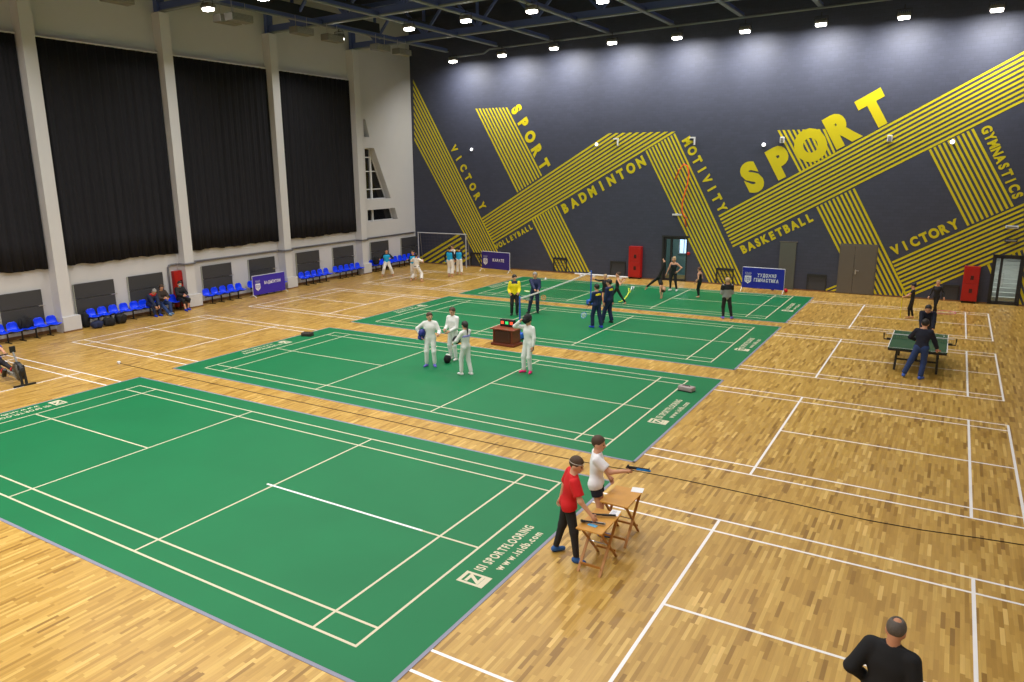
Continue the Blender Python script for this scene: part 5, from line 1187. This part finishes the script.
# scoring desk with light box
t = thing('scoring_desk', 'dark red wooden desk between the second and third court', 'desk', (6.93, 15.98, 0), math.radians(-2))
b = MB(); b.rbox((0, 0, .34), (.84, .5, .5), .01); b.build('cabinet', M_MAHOG, t)
b = MB(); b.rbox((0, 0, .605), (1.0, .66, .045), .015); b.build('desk_top', M_MAHOGTOP, t)
b = MB(); b.rbox((0, 0, .05), (.98, .62, .1), .02); b.build('plinth', M_MAHOG, t)
b = MB(); b.rbox((0, -.262, .34), (.64, .03, .4), .006); b.build('front_panel', mat('dark_mahogany_panel', (66, 28, 18), .4), t)
for x in (-.38, .38): b = MB(); b.box((x, -.258, .34), (.06, .035, .48)); b.build('corner_post', M_MAHOG, t)
t = thing('scoring_machine', 'black fencing scoring box with red and green lamps on the desk', 'scoring box', (6.88, 16.16, .63), math.radians(-2))
b = MB(); b.rbox((0, 0, .13), (.58, .14, .26), .015); b.build('case', M_BLACK, t)
for x, cc, nm_, lb in ((-.19, (255, 90, 60), 'lamp_panel', 'red lamp'), (0, (60, 230, 120), 'score_display', 'green display'), (.19, (255, 90, 60), 'lamp_panel', 'red lamp')):
    b = MB(); b.box((x, -.074, .14), (.12, .01, .1)); b.build(nm_, mat('lit_'+lb.replace(' ', '_'), cc, .4, emit=cc, es=.7), t, label=lb)
# fencing reels
def reel(label, px, py, rz, m_):
    P = fl(px, py); t = thing('fencing_reel', label, 'reel', (P[0], P[1], .008), rz, 'fencing cable reels')
    b = MB(); b.rbox((0, 0, .075), (.44, .24, .13), .03); b.build('reel_case', m_, t)
    b = MB(); b.box((0, 0, .01), (.42, .26, .02)); b.tube([(-.12, -.02, .13), (-.1, -.02, .16), (.1, -.02, .16), (.12, -.02, .13)], .012, 6); b.build('handle', M_BLACK, t); return P
P = reel('pinkish grey fencing reel on the mat corner by the wooden floor', 686.5, 391, math.radians(-12), mat('pinkish_grey_plastic', (168, 150, 148), .5)); P2 = reel('dark brown fencing reel at the mat edge towards the curtained wall', 307.5, 336, math.radians(20), mat('dark_brown_plastic', (60, 48, 44), .5))
# cable across the floor
path = [(120, 363.5), (150, 370.5), (200, 381), (256, 393), (330, 408.5), (400, 423.5), (460, 437), (511, 448), (560, 457.5), (600, 465.5), (640, 472), (667, 477), (720, 488), (768, 498.5), (800, 505.5), (826, 511.5), (870, 521), (923, 530.5), (980, 538.5), (1034, 547)]
b = MB(); b.tube([(lambda p: (p[0], p[1], .008))(fl(*q)) for q in path], .0075, 6); tag(b.build('floor_cable', mat('dark_grey_cable', (46, 40, 34), .6), smooth=True), 'thin black cable running across the wooden floor between the mats', 'cable')
P = fl(119, 363.5); b = MB(); b.rbox((0, 0, .04), (.1, .1, .08), .02); b.tube([(.04, -.02, .03), (.1, -.05, .015)], .02, 6); o = b.build('cable_plug', M_WHITEMETAL); o.location = P; tag(o, 'white plug at the cable end on the wooden floor', 'plug')
P = fl(785.5, 292.5); b = MB(); b.ball((0, 0, .1), .1, 16, 12); o = b.build('gym_ball', mat('red_rubber_ball', (216, 22, 50), .35), smooth=True); o.location = (P[0], P[1], 0); tag(o, 'red gym ball beside the royal blue banner', 'ball')
for (x, y), c, lb in (((752, 289.5), (210, 200, 30), 'yellow gym ball behind the lower edge of the royal blue banner'), ((759, 290), (226, 90, 40), 'orange gym ball behind the lower edge of the royal blue banner'), ((771, 291.5), (120, 60, 140), 'purple gym ball behind the lower edge of the royal blue banner')):
    P = fl(x, y); b = MB(); b.ball((0, 0, .1), .1, 14, 10); o = b.build('gym_ball', mat('ball_%d' % c[0], c, .4), smooth=True); o.location = (P[0], P[1]+.35, 0); tag(o, lb, 'ball')
# bags and coats
def bag(label, s, off, d, rz, m_, strap=True):
    P = LP(s, 0, off); t = thing('sports_bag', label, 'bag', (P.x, P.y, 0), LANG+rz)
    def f(Pt): q = np.abs(Pt-np.array([0, 0, d[2]/2]))/np.array(d)*2; return ((q**3).sum(1)**(1/3)-1)*min(d)/2+.012*np.sin(Pt[:, 0]*23)*np.sin(Pt[:, 1]*19+Pt[:, 2]*15)
    V, F = surface(f, (-d[0]*.7, -d[1]*.7, -.03), (d[0]*.7, d[1]*.7, d[2]*1.2), .025); V[:, 2] = np.maximum(V[:, 2], 0); b = MB(); b.add(V, F.tolist()); b.build('bag_body', m_, t, smooth=True)
    if strap: b = MB(); b.tube([(-d[0]*.25, 0, d[2]*.9), (-d[0]*.15, .02, d[2]*1.1), (d[0]*.15, .02, d[2]*1.1), (d[0]*.25, 0, d[2]*.9)], .014, 6); b.build('strap', M_BLACK, t)
bag('navy sports bag under the seats, the one closest to the pillar', .92, .84, (.46, .36, .3), .1, mat('navy_bag_cloth', (26, 36, 70), .8))
bag('black sports bag under the seats, lying beside the navy bag', 1.44, .86, (.48, .4, .36), -.15, M_BLACKCLOTH)
bag('black holdall under the seats, last of the three bags', 1.98, .84, (.48, .38, .44), .1, mat('black_nylon', (14, 14, 16), .6))
bag('upright black bag leaning beside the pillar plinth', .78, .3, (.3, .26, .62), 0, M_BLACKCLOTH)
def drape(label, s, off, z, d, m_):
    P = LP(s, z, off); t = thing('jacket', label, 'jacket', P, LANG)
    def f(Pt): q = np.abs(Pt)/np.array(d)*2; return ((q**2.6).sum(1)**(1/2.6)-1)*min(d)/2+.014*np.sin(Pt[:, 0]*28+1)*np.cos(Pt[:, 2]*12)
    V, F = surface(f, [-.75*x for x in d], [.75*x for x in d], .02); b = MB(); b.add(V, F.tolist()); b.build('jacket_body', m_, t, smooth=True)
    for sx in (-1, 1): b = MB(); b.tube([(sx*d[0]*.4, 0, d[2]*.35), (sx*d[0]*.55, -.02, 0), (sx*d[0]*.5, -.02, -d[2]*.45)], [.06, .055, .045], 8); b.build('sleeve', m_, t, smooth=True)
drape('black jacket hung over one blue backrest near the rowing machine', -1.62, .32, .62, (.44, .2, .5), M_BLACKCLOTH)
b = bag('black backpack on the blue seat behind the karate fighter in the vest', 19.72, .5, (.4, .34, .5), 0, M_BLACKCLOTH)
[o for o in COL.objects if o.get('label', '').startswith('black backpack on the blue')][0].location.z = .45
# rowing machine and rower at the photo's left edge
P = fl(25, 386); RX = math.radians(-6); t = thing('rowing_machine', 'black rowing machine with round fan housing at the photo\'s left edge', 'rowing machine', (P[0], P[1], 0), RX)
b = MB(); b.rbox((0, 0, .03), (.06, .62, .06), .012); b.build('front_foot', M_BLACK, t)
b = MB(); b.bar((0, .06, .04), (-.1, .06, .62), .04, .07, up=(0, 1, 0)); b.bar((0, -.06, .04), (-.1, -.06, .62), .04, .07, up=(0, 1, 0)); b.build('front_leg', M_BLACK, t)
b = MB(); b.lathe([(.05, -.09), (.24, -.08), (.285, -.05), (.29, .05), (.24, .08), (.05, .09)], c=(-.3, 0, .42), n=28, M=Matrix.Rotation(math.pi/2, 3, 'X')); b.build('fan_housing', M_BLACK, t)
b = MB()
for r in (.1, .15, .2, .25): b.tube([(-.3+r*math.cos(a*math.pi/14), -.087-.0*r, .42+r*math.sin(a*math.pi/14)) for a in range(28)], .006, 5, closed=True)
b.build('fan_grille', M_GREYMETAL, t)
b = MB(); b.bar((-.34, 0, .66), (-.52, 0, .98), .03, .05, up=(0, 1, 0)); b.build('monitor_arm', M_GREYMETAL, t)
b = MB(); b.rbox((-.54, 0, 1.06), (.05, .17, .2), .02); b.build('monitor', M_BLACK, t)
b = MB(); b.bar((-.35, 0, .22), (-2.9, 0, .3), .07, .09); b.build('rail', M_GREYMETAL, t)
b = MB(); b.rbox((-2.75, 0, .12), (.08, .4, .22), .02); b.build('rear_foot', M_BLACK, t)
for sy in (-1, 1): b = MB(); b.rbox((-1.08, sy*.14, .27), (.1, .12, .3), .02, M=Matrix.Rotation(.6, 3, 'Y')); b.build('foot_plate', M_BLACK, t)
b = MB(); b.rbox((-2.0, 0, .37), (.32, .28, .05), .02); b.build('seat', M_BLACK, t)
b = MB(); b.tube([(-1.62, -.22, .72), (-1.6, 0, .72), (-1.62, .22, .72)], .018, 8); b.tube([(-1.6, 0, .72), (-.5, 0, .5)], .005, 4); b.build('pull_handle', M_BLACK, t)
sp_ = Vector((P[0], P[1], 0))+Matrix.Rotation(RX, 3, 'Z') @ Vector((-2.0, 0, 0))
person('person in blue shirt and dark trousers rowing at the photo\'s left edge', (sp_.x, sp_.y), math.degrees(RX), 1.76, ph=.49, pel=(0, -.1), lean=-24, head=(0, 0), lf=(-.14, .9, .2, 4, 45), rf=(.14, .9, .2, -4, 45), lk=(-.15, .2, 1), rk=(.15, .2, 1), lh=(-.18, .3, .72), rh=(.18, .3, .72), le=(-1, -.3, -.3), re=(1, -.3, -.3), curl=1.2, clothes=[('top', mat('blue_sports_shirt', (30, 60, 180), .8), dict(sleeve=.6, hem=-.06, inf=.02, name='t_shirt')), ('bottom', C_LEGG, dict(leg=1.0, inf=.014, name='trousers'))], hair=(H_DARK, 'short'), shoes=S_REDSHOE)

# ------------------------------------------------------------ world, view
w = bpy.data.worlds.new('hall_air'); SC.world = w; w.use_nodes = True
w.node_tree.nodes['Background'].inputs[0].default_value = (.02, .022, .026, 1); w.node_tree.nodes['Background'].inputs[1].default_value = 1
cl = bpy.data.lights.new('corridor_lamp', 'AREA'); cl.energy = 28; cl.size = 1; o = bpy.data.objects.new('corridor_lamp', cl); COL.objects.link(o); o.location = BP((op[0][0]+op[0][1])/2, 2.75, -1.8)
cl = bpy.data.lights.new('stairwell_lamp', 'AREA'); cl.energy = 60; cl.size = 1; o = bpy.data.objects.new('stairwell_lamp', cl); COL.objects.link(o); o.location = BP((op[1][0]+op[1][1])/2, 3.0, -.9)
SC.view_settings.view_transform = 'Standard'; SC.view_settings.look = 'None'; SC.view_settings.gamma = 1; SC.view_settings.use_curve_mapping = False
SC.view_settings.exposure = 0.0
try:
    SC.cycles.use_denoising = True; SC.cycles.denoiser = 'OPENIMAGEDENOISE'; SC.cycles.max_bounces = 6; SC.cycles.diffuse_bounces = 4; SC.cycles.sample_clamp_indirect = 6; SC.cycles.use_light_tree = True
except Exception: pass
